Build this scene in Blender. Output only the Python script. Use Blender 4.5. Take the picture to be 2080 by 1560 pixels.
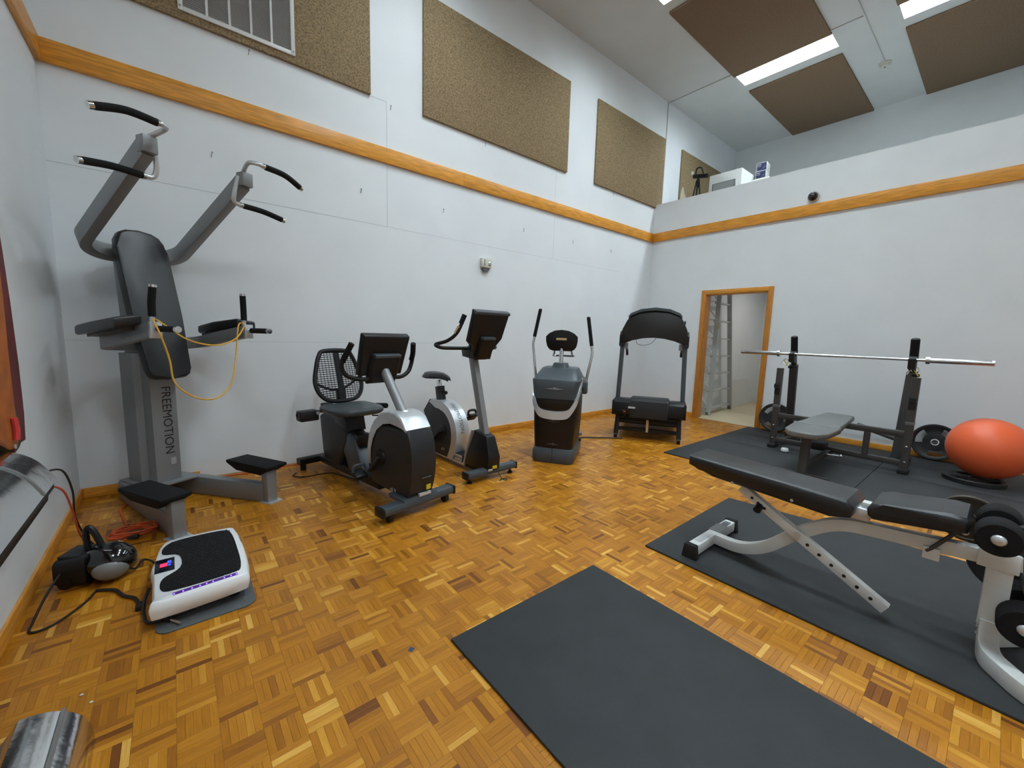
import bpy, bmesh, math, random
from mathutils import Vector, Matrix, Euler
R = math.radians
for o in list(bpy.data.objects): bpy.data.objects.remove(o)
scene = bpy.context.scene
COL = scene.collection

# ------------------------------------------------------------------ camera
FPX = 828.08; CAM = Vector((-6.7279, -4.2758, 1.31))
FWD = Vector((0.63354, 0.76416, -0.12116)); RGT = Vector((0.771705, -0.635367, 0.027919)); UPV = Vector((0.055647, 0.111188, 0.99224))
cd = bpy.data.cameras.new('camera'); cd.sensor_fit = 'HORIZONTAL'; cd.sensor_width = 36.0; cd.lens = FPX/2080*36
cd.clip_start = 0.02; cd.clip_end = 100
cam = bpy.data.objects.new('camera', cd); COL.objects.link(cam)
cam.matrix_world = Matrix(((RGT.x, UPV.x, -FWD.x, CAM.x), (RGT.y, UPV.y, -FWD.y, CAM.y), (RGT.z, UPV.z, -FWD.z, CAM.z), (0, 0, 0, 1)))
scene.camera = cam
def px(P):
    d = Vector(P)-CAM; z = d.dot(FWD)
    if z < .05: return None
    return (1040+FPX*d.dot(RGT)/z, 780-FPX*d.dot(UPV)/z, z)

# ------------------------------------------------------------------ world, light, exposure
w = bpy.data.worlds.new('world'); scene.world = w; w.use_nodes = True
w.node_tree.nodes['Background'].inputs[0].default_value = (.6, .7, .8, 1); w.node_tree.nodes['Background'].inputs[1].default_value = .02
scene.view_settings.view_transform = 'Standard'; scene.view_settings.look = 'None'
scene.view_settings.exposure = 0.0; scene.view_settings.gamma = 1; scene.view_settings.use_curve_mapping = False
LAMP = 6.0            # glow of the lens of each ceiling strip light
LAMP_W = 47.0         # power of each strip light
LAMP_SPREAD = 165
LAMP_COL = (.82, .94, 1.0)

# ------------------------------------------------------------------ materials
MATS = {}
def srgb(r, g, b):
    f = lambda c: (c/255/12.92) if c/255 <= .04045 else ((c/255+.055)/1.055)**2.4
    return (f(r), f(g), f(b), 1)
def mat(name, col, rough=.5, metal=0, spec=.5, noise=0, nscale=30, bump=0, bscale=200, emit=None, estr=0, coat=0, stretch=None):
    m = bpy.data.materials.new(name); m.use_nodes = True; MATS[name] = m
    nt = m.node_tree; b = nt.nodes['Principled BSDF']
    b.inputs['Base Color'].default_value = col; b.inputs['Roughness'].default_value = rough
    b.inputs['Metallic'].default_value = metal; b.inputs['Specular IOR Level'].default_value = spec
    if coat: b.inputs['Coat Weight'].default_value = coat
    if emit: b.inputs['Emission Color'].default_value = emit; b.inputs['Emission Strength'].default_value = estr
    tc = nt.nodes.new('ShaderNodeTexCoord'); src = tc.outputs['Object']
    if stretch:
        mp = nt.nodes.new('ShaderNodeMapping'); mp.inputs['Scale'].default_value = stretch
        nt.links.new(src, mp.inputs[0]); src = mp.outputs[0]
    if noise:
        n = nt.nodes.new('ShaderNodeTexNoise'); n.inputs['Scale'].default_value = nscale; n.inputs['Detail'].default_value = 6
        nt.links.new(src, n.inputs['Vector'])
        r = nt.nodes.new('ShaderNodeValToRGB'); e = r.color_ramp.elements
        e[0].position = .3; e[1].position = .7
        e[0].color = tuple(c*(1-noise) for c in col[:3])+(1,); e[1].color = tuple(min(1, c*(1+noise)) for c in col[:3])+(1,)
        nt.links.new(n.outputs['Fac'], r.inputs[0]); nt.links.new(r.outputs[0], b.inputs['Base Color'])
    if bump:
        n2 = nt.nodes.new('ShaderNodeTexNoise'); n2.inputs['Scale'].default_value = bscale; n2.inputs['Detail'].default_value = 3
        nt.links.new(tc.outputs['Object'], n2.inputs['Vector'])
        bp = nt.nodes.new('ShaderNodeBump'); bp.inputs['Strength'].default_value = bump; bp.inputs['Distance'].default_value = .01
        nt.links.new(n2.outputs['Fac'], bp.inputs['Height']); nt.links.new(bp.outputs[0], b.inputs['Normal'])
    return m
mat('paint', srgb(228, 232, 235), .55, noise=.025, nscale=2.2, bump=.04, bscale=90, spec=.35)
mat('ceil_paint', srgb(206, 208, 207), .8, noise=.02, nscale=3, spec=.2)
mat('oak', srgb(214, 146, 52), .38, noise=.28, nscale=5, stretch=(1.2, 14, 14), spec=.45)
mat('oak_y', srgb(214, 146, 52), .38, noise=.28, nscale=5, stretch=(14, 1.2, 14), spec=.45)
mat('oak_z', srgb(190, 124, 46), .4, noise=.22, nscale=5, stretch=(14, 14, 1.2), spec=.45)
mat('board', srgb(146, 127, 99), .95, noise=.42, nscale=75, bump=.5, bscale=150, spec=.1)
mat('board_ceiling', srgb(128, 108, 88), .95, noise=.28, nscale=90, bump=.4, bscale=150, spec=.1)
mat('subfloor', srgb(118, 76, 24), .8)
mat('seam', srgb(190, 195, 199), .8)
mat('rubber', srgb(45, 48, 50), .62, noise=.12, nscale=6, bump=.25, bscale=400, spec=.4)
mat('rubber_side', srgb(22, 22, 24), .8)
mat('grey_metal', srgb(138, 140, 142), .42, metal=.35, spec=.5, bump=.03, bscale=300)
mat('silver', srgb(204, 208, 212), .32, metal=.55)
mat('foil', srgb(232, 235, 237), .16, metal=1, bump=.12, bscale=18)
mat('chrome', srgb(225, 228, 230), .1, metal=1)
mat('steel_bar', srgb(205, 208, 212), .24, metal=1)
mat('black_vinyl', srgb(30, 32, 35), .34, spec=.5, bump=.08, bscale=250)
mat('grey_vinyl', srgb(104, 105, 103), .42, spec=.5, bump=.08, bscale=250)
mat('foam', srgb(18, 18, 20), .85, spec=.3, bump=.3, bscale=300)
mat('black_plastic', srgb(20, 21, 23), .42, spec=.35, bump=.05, bscale=400)
mat('dark_plastic', srgb(36, 38, 41), .45, spec=.4, bump=.05, bscale=400)
mat('gloss_black', srgb(18, 18, 20), .12, coat=.5)
mat('slate_plastic', srgb(66, 74, 80), .4, bump=.04, bscale=400)
mat('seat_plastic', srgb(66, 72, 76), .4)
mat('brown_black', srgb(25, 21, 19), .38, spec=.35)
mat('frame_grey', srgb(72, 68, 66), .45, metal=.3)
mat('frame_light', srgb(110, 112, 112), .45, metal=.3)
mat('white_paint', srgb(214, 216, 214), .35)
mat('white_plastic', srgb(232, 234, 236), .3)
mat('cream_plastic', srgb(206, 204, 192), .4)
mat('black_iron', srgb(26, 27, 29), .5, bump=.1, bscale=200)
mat('brown_iron', srgb(74, 66, 56), .5, metal=.4)
mat('ball_orange', srgb(238, 104, 58), .42, spec=.5, bump=.03, bscale=120)
mat('cord_black', srgb(22, 22, 24), .5)
mat('cord_orange', srgb(206, 84, 38), .5)
mat('band_yellow', srgb(214, 164, 48), .5)
mat('red_cloth', srgb(112, 34, 32), .6, noise=.2, nscale=12)
mat('orange_cloth', srgb(176, 96, 28), .55, noise=.2, nscale=12)
mat('dark_olive', srgb(62, 54, 26), .5)
mat('red_plastic', srgb(205, 60, 62), .4)
mat('tile_beige', srgb(205, 192, 160), .5, noise=.04, nscale=4)
mat('ladder_metal', srgb(190, 192, 190), .4, metal=.25)
mat('grey_cloth', srgb(92, 96, 98), .95, bump=.5, bscale=500, noise=.2, nscale=120)
mat('text_black', srgb(24, 24, 26), .5)
mat('text_grey', srgb(92, 94, 98), .5)
mat('text_white', srgb(196, 190, 188), .5)
mat('yellow_label', srgb(196, 176, 40), .5)
mat('navy', srgb(40, 44, 84), .5)
mat('tan_label', srgb(190, 160, 120), .5)
mat('blue_tape', srgb(44, 62, 92), .6)
mat('screen', srgb(14, 16, 34), .15)
mat('red_glow', srgb(220, 40, 70), .4, emit=srgb(230, 40, 80), estr=1.6)
mat('blue_glow', srgb(50, 70, 220), .4, emit=srgb(60, 80, 240), estr=1.2)
mat('led', srgb(120, 90, 255), .4, emit=srgb(110, 80, 255), estr=5)
mat('led_strip', srgb(64, 30, 96), .3, emit=srgb(70, 20, 130), estr=.5)
mat('diffuser', srgb(250, 252, 255), .5, emit=LAMP_COL+(1,), estr=LAMP)
mat('glass_black', srgb(10, 10, 14), .05, coat=1)
mat('vent_dark', srgb(150, 152, 152), .8)
mat('drum', srgb(232, 234, 232), .35)

def wood_mat():
    m = bpy.data.materials.new('parquet'); m.use_nodes = True; nt = m.node_tree; b = nt.nodes['Principled BSDF']; L = nt.links.new
    b.inputs['Roughness'].default_value = .36; b.inputs['Specular IOR Level'].default_value = .45
    at = nt.nodes.new('ShaderNodeAttribute'); at.attribute_name = 'tone'
    rp = nt.nodes.new('ShaderNodeValToRGB'); cr = rp.color_ramp
    cols = [(0, (118, 66, 14)), (.14, (150, 90, 14)), (.4, (174, 111, 16)), (.68, (186, 122, 24)), (.86, (206, 146, 46)), (1, (220, 166, 74))]
    cr.elements[0].position = 0; cr.elements[0].color = srgb(*cols[0][1]); cr.elements[1].position = 1; cr.elements[1].color = srgb(*cols[-1][1])
    for p, c in cols[1:-1]:
        e = cr.elements.new(p); e.color = srgb(*c)
    L(at.outputs['Fac'], rp.inputs[0])
    uv = nt.nodes.new('ShaderNodeUVMap'); mp = nt.nodes.new('ShaderNodeMapping'); mp.inputs['Scale'].default_value = (12, 160, 1); L(uv.outputs[0], mp.inputs[0])
    n = nt.nodes.new('ShaderNodeTexNoise'); n.inputs['Scale'].default_value = 1; n.inputs['Detail'].default_value = 5; L(mp.outputs[0], n.inputs['Vector'])
    mr = nt.nodes.new('ShaderNodeMapRange'); mr.inputs[1].default_value = .25; mr.inputs[2].default_value = .75; mr.inputs[3].default_value = .8; mr.inputs[4].default_value = 1.12; L(n.outputs['Fac'], mr.inputs[0])
    # broad worn and dull patches
    g = nt.nodes.new('ShaderNodeNewGeometry'); n2 = nt.nodes.new('ShaderNodeTexNoise'); n2.inputs['Scale'].default_value = 1.1; n2.inputs['Detail'].default_value = 4; L(g.outputs['Position'], n2.inputs['Vector'])
    mr2 = nt.nodes.new('ShaderNodeMapRange'); mr2.inputs[1].default_value = .35; mr2.inputs[2].default_value = .7; mr2.inputs[3].default_value = .92; mr2.inputs[4].default_value = 1.06; L(n2.outputs['Fac'], mr2.inputs[0])
    mu = nt.nodes.new('ShaderNodeMath'); mu.operation = 'MULTIPLY'; L(mr.outputs[0], mu.inputs[0]); L(mr2.outputs[0], mu.inputs[1])
    mx = nt.nodes.new('ShaderNodeVectorMath'); mx.operation = 'SCALE'; L(rp.outputs[0], mx.inputs[0]); L(mu.outputs[0], mx.inputs['Scale']); L(mx.outputs[0], b.inputs['Base Color'])
    mr3 = nt.nodes.new('ShaderNodeMapRange'); mr3.inputs[1].default_value = .35; mr3.inputs[2].default_value = .7; mr3.inputs[3].default_value = .3; mr3.inputs[4].default_value = .46; L(n2.outputs['Fac'], mr3.inputs[0]); L(mr3.outputs[0], b.inputs['Roughness'])
    MATS['parquet'] = m
wood_mat()

# ------------------------------------------------------------------ mesh helpers
def smooth_path(pts, n=6, closed=False):
    P = [Vector(p) for p in pts]; out = []; N = len(P)
    rng = range(N if closed else N-1)
    for i in rng:
        if closed: p0, p1, p2, p3 = P[(i-1) % N], P[i], P[(i+1) % N], P[(i+2) % N]
        else: p0, p1, p2, p3 = P[max(i-1, 0)], P[i], P[i+1], P[min(i+2, N-1)]
        for k in range(n):
            t = k/n; out.append(.5*((2*p1)+(p2-p0)*t+(2*p0-5*p1+4*p2-p3)*t*t+(3*p1-p0-3*p2+p3)*t**3))
    if not closed: out.append(P[-1])
    return out
def fillet(pts, r, n=5):
    """polyline with rounded inner corners"""
    P = [Vector(p) for p in pts]; out = [P[0]]
    for i in range(1, len(P)-1):
        a, b, c = P[i-1], P[i], P[i+1]; u = (a-b); v = (c-b); rr = min(r, u.length*.49, v.length*.49)
        s = b+u.normalized()*rr; e = b+v.normalized()*rr
        for k in range(n+1):
            t = k/n; out.append((1-t)**2*s+2*t*(1-t)*b+t*t*e)
    out.append(P[-1]); return out
def rrect(w, h, r, n=4):
    pts = []
    for cx, cy, a0 in ((w/2-r, h/2-r, 0), (-w/2+r, h/2-r, 90), (-w/2+r, -h/2+r, 180), (w/2-r, -h/2+r, 270)):
        for k in range(n+1):
            a = R(a0+90*k/n); pts.append((cx+r*math.cos(a), cy+r*math.sin(a)))
    return pts
class MB:
    def __init__(s): s.bm = bmesh.new()
    def _add(s, verts, faces):
        vs = [s.bm.verts.new(v) for v in verts]; fs = []
        for f in faces:
            try: fs.append(s.bm.faces.new([vs[i] for i in f]))
            except ValueError: pass
        return vs, fs
    def _bev(s, edges, off, seg=2):
        if off > 0: bmesh.ops.bevel(s.bm, geom=list(edges), offset=off, segments=seg, profile=.5, affect='EDGES', clamp_overlap=True)
    def box(s, c, d, rot=None, bev=0, seg=2):
        M = Matrix.Translation(c) @ (Euler([R(a) for a in rot]).to_matrix().to_4x4() if rot else Matrix())
        v = [M @ Vector((x*d[0]/2, y*d[1]/2, z*d[2]/2)) for x in (-1, 1) for y in (-1, 1) for z in (-1, 1)]
        vs, fs = s._add(v, [(0, 1, 3, 2), (4, 6, 7, 5), (0, 4, 5, 1), (2, 3, 7, 6), (0, 2, 6, 4), (1, 5, 7, 3)])
        if bev: s._bev({e for f in fs for e in f.edges}, bev, seg)
        return s
    def b2(s, a, b, bev=0):
        return s.box([(a[i]+b[i])/2 for i in range(3)], [abs(b[i]-a[i]) for i in range(3)], None, bev)
    def loft(s, rings, cap=True, closed=True):
        n = len(rings[0]); V = [v for r in rings for v in r]; F = []
        for i in range(len(rings)-1):
            for k in range(n if closed else n-1):
                a, b = i*n+k, i*n+(k+1) % n; F.append((a, b, b+n, a+n))
        if cap: F.append(tuple(range(n-1, -1, -1))); F.append(tuple(range((len(rings)-1)*n, len(rings)*n)))
        return s._add(V, F)
    def tube(s, pts, r, seg=10, cap=True, sm=0, closed=False, fil=0):
        if fil: pts = fillet(pts, fil)
        if sm: pts = smooth_path(pts, sm, closed)
        P = [Vector(p) for p in pts]; N = len(P)
        rr = r if isinstance(r, (list, tuple)) else [r]*N
        if len(rr) != N: rr = [rr[0]+(rr[-1]-rr[0])*i/(N-1) for i in range(N)]
        up = None; rings = []
        for i in range(N):
            if closed: t = (P[(i+1) % N]-P[i-1])
            else: t = P[min(i+1, N-1)]-P[max(i-1, 0)]
            t = t.normalized() if t.length > 1e-9 else Vector((0, 0, 1))
            if up is None: up = Vector((0, 0, 1)) if abs(t.z) < .9 else Vector((1, 0, 0))
            up = (up-t*up.dot(t)); up = up.normalized() if up.length > 1e-6 else t.orthogonal().normalized()
            sd = t.cross(up); rings.append([P[i]+(up*math.cos(2*math.pi*k/seg)+sd*math.sin(2*math.pi*k/seg))*rr[i] for k in range(seg)])
        if closed: rings.append(rings[0]); s.loft(rings, False); bmesh.ops.remove_doubles(s.bm, verts=s.bm.verts[:], dist=1e-6)
        else: s.loft(rings, cap)
        return s
    def beam(s, pts, w, h, up=(0, 0, 1), fil=0, nf=5, rc=0):
        """rectangular tube swept along pts; w sideways, h along up"""
        if fil: pts = fillet(pts, fil, nf)
        P = [Vector(p) for p in pts]; N = len(P); U0 = Vector(up); rings = []
        sec = rrect(w, h, rc, 2) if rc else [(-w/2, -h/2), (w/2, -h/2), (w/2, h/2), (-w/2, h/2)]
        for i in range(N):
            a = (P[i]-P[i-1]).normalized() if i else None; b = (P[i+1]-P[i]).normalized() if i < N-1 else None
            t = ((a or b)+(b or a)).normalized(); sd = t.cross(U0).normalized(); u = sd.cross(t)
            k = 1/max(.5, t.dot(a or b))
            sdir = sd; rings.append([P[i]+sdir*x*(k if abs((a or b).dot(U0)-(b or a).dot(U0)) < 1e-3 and a and b else 1)+u*y for x, y in sec])
        s.loft(rings); return s
    def prism(s, poly, ax, a0, a1, bev=0, seg=2):
        """polygon in the plane across axis ax (0:x -> (y,z), 1:y -> (x,z), 2:z -> (x,y)) extruded a0..a1"""
        def mk(u, v, a): return ((a, u, v), (u, a, v), (u, v, a))[ax]
        n = len(poly); vs, fs = s.loft([[Vector(mk(u, v, a0)) for u, v in poly], [Vector(mk(u, v, a1)) for u, v in poly]])
        if bev:
            caps = fs[-2:]; s._bev({e for f in caps for e in f.edges}, bev, seg)
        return s
    def lathe(s, prof, o=(0, 0, 0), ax=(0, 0, 1), seg=24, cap=True):
        a = Vector(ax).normalized(); u = a.orthogonal().normalized(); v = a.cross(u); O = Vector(o)
        s.loft([[O+a*h+(u*math.cos(2*math.pi*k/seg)+v*math.sin(2*math.pi*k/seg))*max(r, 1e-4) for k in range(seg)] for r, h in prof], cap); return s
    def cyl(s, p0, p1, r, r1=None, seg=14):
        return s.tube([p0, p1], [r, r if r1 is None else r1], seg)
    def ell(s, c, rad, seg=24, rot=None):
        M = Matrix.Translation(c) @ (Euler([R(a) for a in rot]).to_matrix().to_4x4() if rot else Matrix()) @ Matrix.Diagonal((*rad, 1))
        bmesh.ops.create_uvsphere(s.bm, u_segments=seg, v_segments=seg//2+2, radius=1, matrix=M); return s
    def torus(s, c, Rr, r, ax=(0, 0, 1), seg=24, rs=8):
        a = Vector(ax).normalized(); u = a.orthogonal().normalized(); v = a.cross(u)
        return s.tube([Vector(c)+(u*math.cos(2*math.pi*k/seg)+v*math.sin(2*math.pi*k/seg))*Rr for k in range(seg)], r, rs, closed=True)
    def build(s, name, m, parent=None, ang=40, loc=None, rotz=0):
        bmesh.ops.recalc_face_normals(s.bm, faces=s.bm.faces[:])
        me = bpy.data.meshes.new(name); s.bm.to_mesh(me); s.bm.free()
        me.materials.append(MATS[m]); me.polygons.foreach_set('use_smooth', [True]*len(me.polygons)); me.set_sharp_from_angle(angle=R(ang))
        o = bpy.data.objects.new(name, me); COL.objects.link(o); o.parent = parent
        if loc: o.location = loc
        if rotz: o.rotation_euler.z = R(rotz)
        return o
def tag(o, label, cat, group=None):
    o['label'] = label; o['category'] = cat
    if group: o['group'] = group
    return o
def struct(o):
    o['kind'] = 'structure'; return o
def thing(name, loc, rotz, label, cat, group=None):
    o = bpy.data.objects.new(name, None); o.empty_display_size = .1; COL.objects.link(o); o.location = loc; o.rotation_euler = (0, 0, R(rotz))
    return tag(o, label, cat, group)
def lab(o, t): o['label'] = t; return o
def copy_tree(o, parent=None):
    c = o.copy(); COL.objects.link(c); c.parent = parent
    for ch in o.children: copy_tree(ch, c)
    return c
def text_mesh(name, txt, m, parent, fn, size=1.0, align='CENTER', spacing=1.0):
    """flat lettering: fn maps text coords (u along the line, v up) to a local point"""
    cu = bpy.data.curves.new(name, 'FONT'); cu.body = txt; cu.size = size; cu.align_x = align; cu.align_y = 'CENTER'; cu.resolution_u = 3; cu.space_character = spacing
    t = bpy.data.objects.new(name, cu); COL.objects.link(t); dg = bpy.context.evaluated_depsgraph_get(); dg.update()
    me = bpy.data.meshes.new_from_object(t.evaluated_get(dg)); bpy.data.objects.remove(t)
    for v in me.vertices: v.co = fn(v.co.x, v.co.y)
    me.materials.clear(); me.materials.append(MATS[m]); me.name = name
    o = bpy.data.objects.new(name, me); COL.objects.link(o); o.parent = parent; return o
def plane_fn(o, u, v):
    O, U, V = Vector(o), Vector(u), Vector(v)
    return lambda a, b: O+U*a+V*b
# ------------------------------------------------------------------ room shell
XW, XL, YF, ZC = -7.33, 3.06, -8.0, 5.43      # left wall, loft end wall, wall behind the camera, ceiling
ZP, LF = 3.65, 3.05                           # parapet top, loft floor
wall_back = struct(MB().b2((XW-.12, 0, 0), (XL+.12, .12, ZC)).build('wall_back', 'paint'))
wall_left = struct(MB().b2((XW-.12, YF, 0), (XW, 0, ZC)).build('wall_left', 'paint'))
struct(MB().b2((XW-.12, YF-.12, 0), (XL+.12, YF, ZC)).build('wall_front', 'paint'))
DY0, DY1, DZ = -1.057, -1.966, 2.04
wr = MB()
for (a, b, c, d) in ((0, DY0, 0, ZP), (DY0, DY1, DZ, ZP), (DY1, YF, 0, ZP)):
    wr.b2((0, b, c), (.12, a, d))
wall_right = struct(wr.build('wall_right', 'paint'))
struct(MB().b2((XL, YF, LF-.2), (XL+.12, 0, ZC)).build('wall_loft', 'paint'))
struct(MB().b2((.12, YF, LF-.2), (XL, 0, LF)).build('floor_loft', 'ceil_paint'))
LAMPS = [(.49, -1.69), (.49, -3.58), (-1.967, -1.69), (-4.605, -1.69), (-4.605, -3.58), (-4.605, -5.47), (-1.967, -3.58), (-6.86, -5.47)]  # the last one is unseen and off the row pitch, added to brighten the left
cxs = sorted({XW-.12, XL+.12} | {round(l[0]+s_*.18, 4) for l in LAMPS for s_ in (-1, 1)}); cys = sorted({YF-.12, .12} | {round(l[1]+s_*.62, 4) for l in LAMPS for s_ in (-1, 1)})
mb = MB()
for x0, x1 in zip(cxs, cxs[1:]):
    for y0, y1 in zip(cys, cys[1:]):
        if not any(abs((x0+x1)/2-l[0]) < .18 and abs((y0+y1)/2-l[1]) < .62 for l in LAMPS): mb.b2((x0, y0, ZC), (x1, y1, ZC+.03))
struct(mb.build('ceiling', 'ceil_paint'))
CY0, CY1 = -.87, -2.75
struct(MB().b2((.12, CY0, 0), (XL, -.0, LF-.2)).build('wall_closet_left', 'paint'))
struct(MB().b2((.12, CY1-.1, 0), (XL, CY1, LF-.2)).build('wall_closet_right', 'paint'))
struct(MB().b2((XL-.06, CY1, 0), (XL, CY0, LF-.2)).build('wall_closet_back', 'paint'))
struct(MB().b2((.12, CY1, 2.5), (XL-.06, CY0, 2.56)).build('ceiling_closet', 'ceil_paint'))
struct(MB().b2((.03, CY1, -.05), (XL-.06, CY0, .002)).build('floor_closet', 'tile_beige'))
# oak rails, baseboards
trim = []
def rail(name, a, b, m): return struct(MB().b2(a, b, .004).build(name, m))
RZ0, RZ1 = 3.01, 3.157
rail('trim_1', (XW, -.03, RZ0), (-4.02, 0, RZ1), 'oak'); rail('trim_2', (-4.02, -.03, RZ0), (0, 0, RZ1), 'oak')
rail('trim_3', (-.03, YF, RZ0), (0, -.03, RZ1), 'oak_y'); rail('trim_4', (XW, YF, RZ0), (XW+.03, -.03, RZ1), 'oak_y')
rail('baseboard_back', (XW+.014, -.014, 0), (-6.62, 0, .078), 'oak'); rail('baseboard_back', (-3.62, -.014, 0), (0, 0, .078), 'oak')
rail('baseboard_right', (-.014, -.984, 0), (0, -.014, .078), 'oak_y'); rail('baseboard_right', (-.014, YF, 0), (0, -2.03, .078), 'oak_y')
rail('baseboard_left', (XW, YF, 0), (XW+.014, 0, .078), 'oak_y')
rail('trim_5', (-6.62, -.006, 0), (-3.62, 0, .016), 'tan_label')
# door opening: casing and jamb lining
door = struct(bpy.data.objects.new('door_1', None)); COL.objects.link(door)
MB().b2((-.02, DY0, 0), (.0, -.984, DZ+.065), .003).build('casing', 'oak_z', door)
MB().b2((-.02, -2.03, 0), (.0, DY1, DZ+.065), .003).build('casing', 'oak_z', door)
MB().b2((-.02, DY1, DZ), (.0, DY0, DZ+.065), .003).build('casing', 'oak_y', door)
MB().b2((0, DY0-.015, 0), (.12, DY0, DZ)).build('jamb', 'oak_z', door); MB().b2((0, DY1, 0), (.12, DY1+.015, DZ)).build('jamb', 'oak_z', door)
MB().b2((0, DY1, DZ-.015), (.12, DY0, DZ)).build('head_jamb', 'oak_y', door)
# wallboard joints on the back wall
def seam(a, b):
    MB().b2((a[0], -.0012, a[1]), (b[0], 0, b[1])).build('panel_joint', 'seam', wall_back)
s2 = .0022
seam((XW, 2.39-s2), (-4.937, 2.39+s2)); seam((-4.937, 2.391-s2*.5), (-.9, 2.391+s2*.5)); seam((-4.937-s2, 2.39), (-4.937+s2, RZ0)); seam((-4.937-s2, RZ1), (-4.937+s2, 3.61))
seam((-5.1, 3.606-s2), (-4.937, 3.606+s2)); seam((-2.49-s2*.6, 2.39), (-2.49+s2*.6, RZ0)); seam((-2.49-s2*.6, RZ1), (-2.49+s2*.6, 3.6)); seam((XW, 1.18-s2*.6), (-4.1, 1.18+s2*.6))

# ------------------------------------------------------------------ parquet floor: strips laid in squares of five
floor = struct(MB().b2((XW-.12, YF-.12, -.1), (.03, .12, -.004)).build('floor', 'subfloor'))
SQ = .1105; rnd = random.Random(5); GAP = .00025
covered = [(-5.92, -4.93, -9, -2.88), (-4.55, -3.0, -9, -2.92), (-2.46, 0, -9, -1.86), (-6.9, -6.47, -2.12, -1.4)]
allst = []
i0 = math.floor((XW+6.24)/SQ); i1 = math.ceil((0+6.24)/SQ); j0 = math.floor((-5.9+3.19)/SQ); j1 = math.ceil((0+3.19)/SQ)
for i in range(i0, i1):
    for j in range(j0, j1):
        x0, y0 = -6.24+i*SQ, -3.19+j*SQ; along_x = (i+j) % 2 == 0
        base = rnd.gauss(.5, .09)
        for k in range(5):
            t = min(1, max(0, base+rnd.gauss(0, .17)+(.22 if rnd.random() < .06 else 0)-(.3 if rnd.random() < .06 else 0)))
            if along_x: a, b = (x0, y0+k*SQ/5), (x0+SQ, y0+(k+1)*SQ/5)
            else: a, b = (x0+k*SQ/5, y0), (x0+(k+1)*SQ/5, y0+SQ)
            a = (max(a[0], XW), a[1]); b = (min(b[0], .0), min(b[1], 0))
            if b[0]-a[0] < .004 or b[1]-a[1] < .004: continue
            c = ((a[0]+b[0])/2, (a[1]+b[1])/2, 0); q = px(c); area = 0
            if q and 15 < q[0] < 2065 and 15 < q[1] < 1545 and not any(u0 < c[0] < u1 and v0 < c[1] < v1 for u0, u1, v0, v1 in covered):
                P = [px((x, y, 0)) for x, y in ((a[0], a[1]), (b[0], a[1]), (b[0], b[1]), (a[0], b[1]))]
                area = abs(sum(P[n][0]*P[(n+1) % 4][1]-P[(n+1) % 4][0]*P[n][1] for n in range(4)))/2
            full = abs((b[0]-a[0])*(b[1]-a[1])-SQ*SQ/5) < 1e-6
            allst.append((area if full else 0, a, b, along_x, t, rnd.uniform(-.0003, .0002), rnd.random()*9))
order = sorted(range(len(allst)), key=lambda n: -allst[n][0]); single = set(order[:300])
def strip_geo(w, h, dz=0):
    g, c = GAP, .0005
    v = [(g, g, -.004), (w-g, g, -.004), (w-g, h-g, -.004), (g, h-g, -.004), (g, g, dz-.0003), (w-g, g, dz-.0003), (w-g, h-g, dz-.0003), (g, h-g, dz-.0003),
         (g+c, g+c, dz), (w-g-c, g+c, dz), (w-g-c, h-g-c, dz), (g+c, h-g-c, dz)]
    f = [(0, 1, 5, 4), (1, 2, 6, 5), (2, 3, 7, 6), (3, 0, 4, 7), (4, 5, 9, 8), (5, 6, 10, 9), (6, 7, 11, 10), (7, 4, 8, 11), (8, 9, 10, 11)]
    return v, f
def strips_mesh(name, items):
    V, F, T, UV = [], [], [], []
    for (a, b, ax, t, dz, off, o) in items:
        v, f = strip_geo(b[0]-a[0], b[1]-a[1], dz); n = len(V)
        V += [(p[0]+a[0]-o[0], p[1]+a[1]-o[1], p[2]) for p in v]
        for q in f:
            F.append(tuple(n+k for k in q)); T.append(t)
            UV += [((v[k][0], v[k][1]+off) if ax else (v[k][1], v[k][0]+off)) for k in q]
    me = bpy.data.meshes.new(name); me.from_pydata(V, [], F); me.materials.append(MATS['parquet'])
    at = me.attributes.new('tone', 'FLOAT', 'FACE'); at.data.foreach_set('value', T)
    uv = me.uv_layers.new(name='UVMap'); uv.data.foreach_set('uv', [c for p in UV for c in p]); me.update(); return me
rest = [(s[1], s[2], s[3], s[4], s[5], s[6], (0, 0)) for n, s in enumerate(allst) if n not in single]
fo = bpy.data.objects.new('parquet_strips', strips_mesh('parquet_strips', rest)); COL.objects.link(fo); fo.parent = floor; fo['kind'] = 'stuff'
variants = {}
for n in sorted(single):
    ar, a, b, ax, t, dz, off = allst[n]; key = (ax, round(t*15), round(off) % 3)
    if key not in variants: variants[key] = strips_mesh('parquet_strip', [((0, 0), (b[0]-a[0], b[1]-a[1]), ax, round(t*15)/15, 0, off, (0, 0))])
    o = bpy.data.objects.new('parquet_strip', variants[key]); COL.objects.link(o); o.parent = floor; o.location = (a[0], a[1], dz)
MB().b2((XW, YF, -.004), (0, -3.19+j0*SQ, 0)).build('parquet_border', 'oak', floor)

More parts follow.
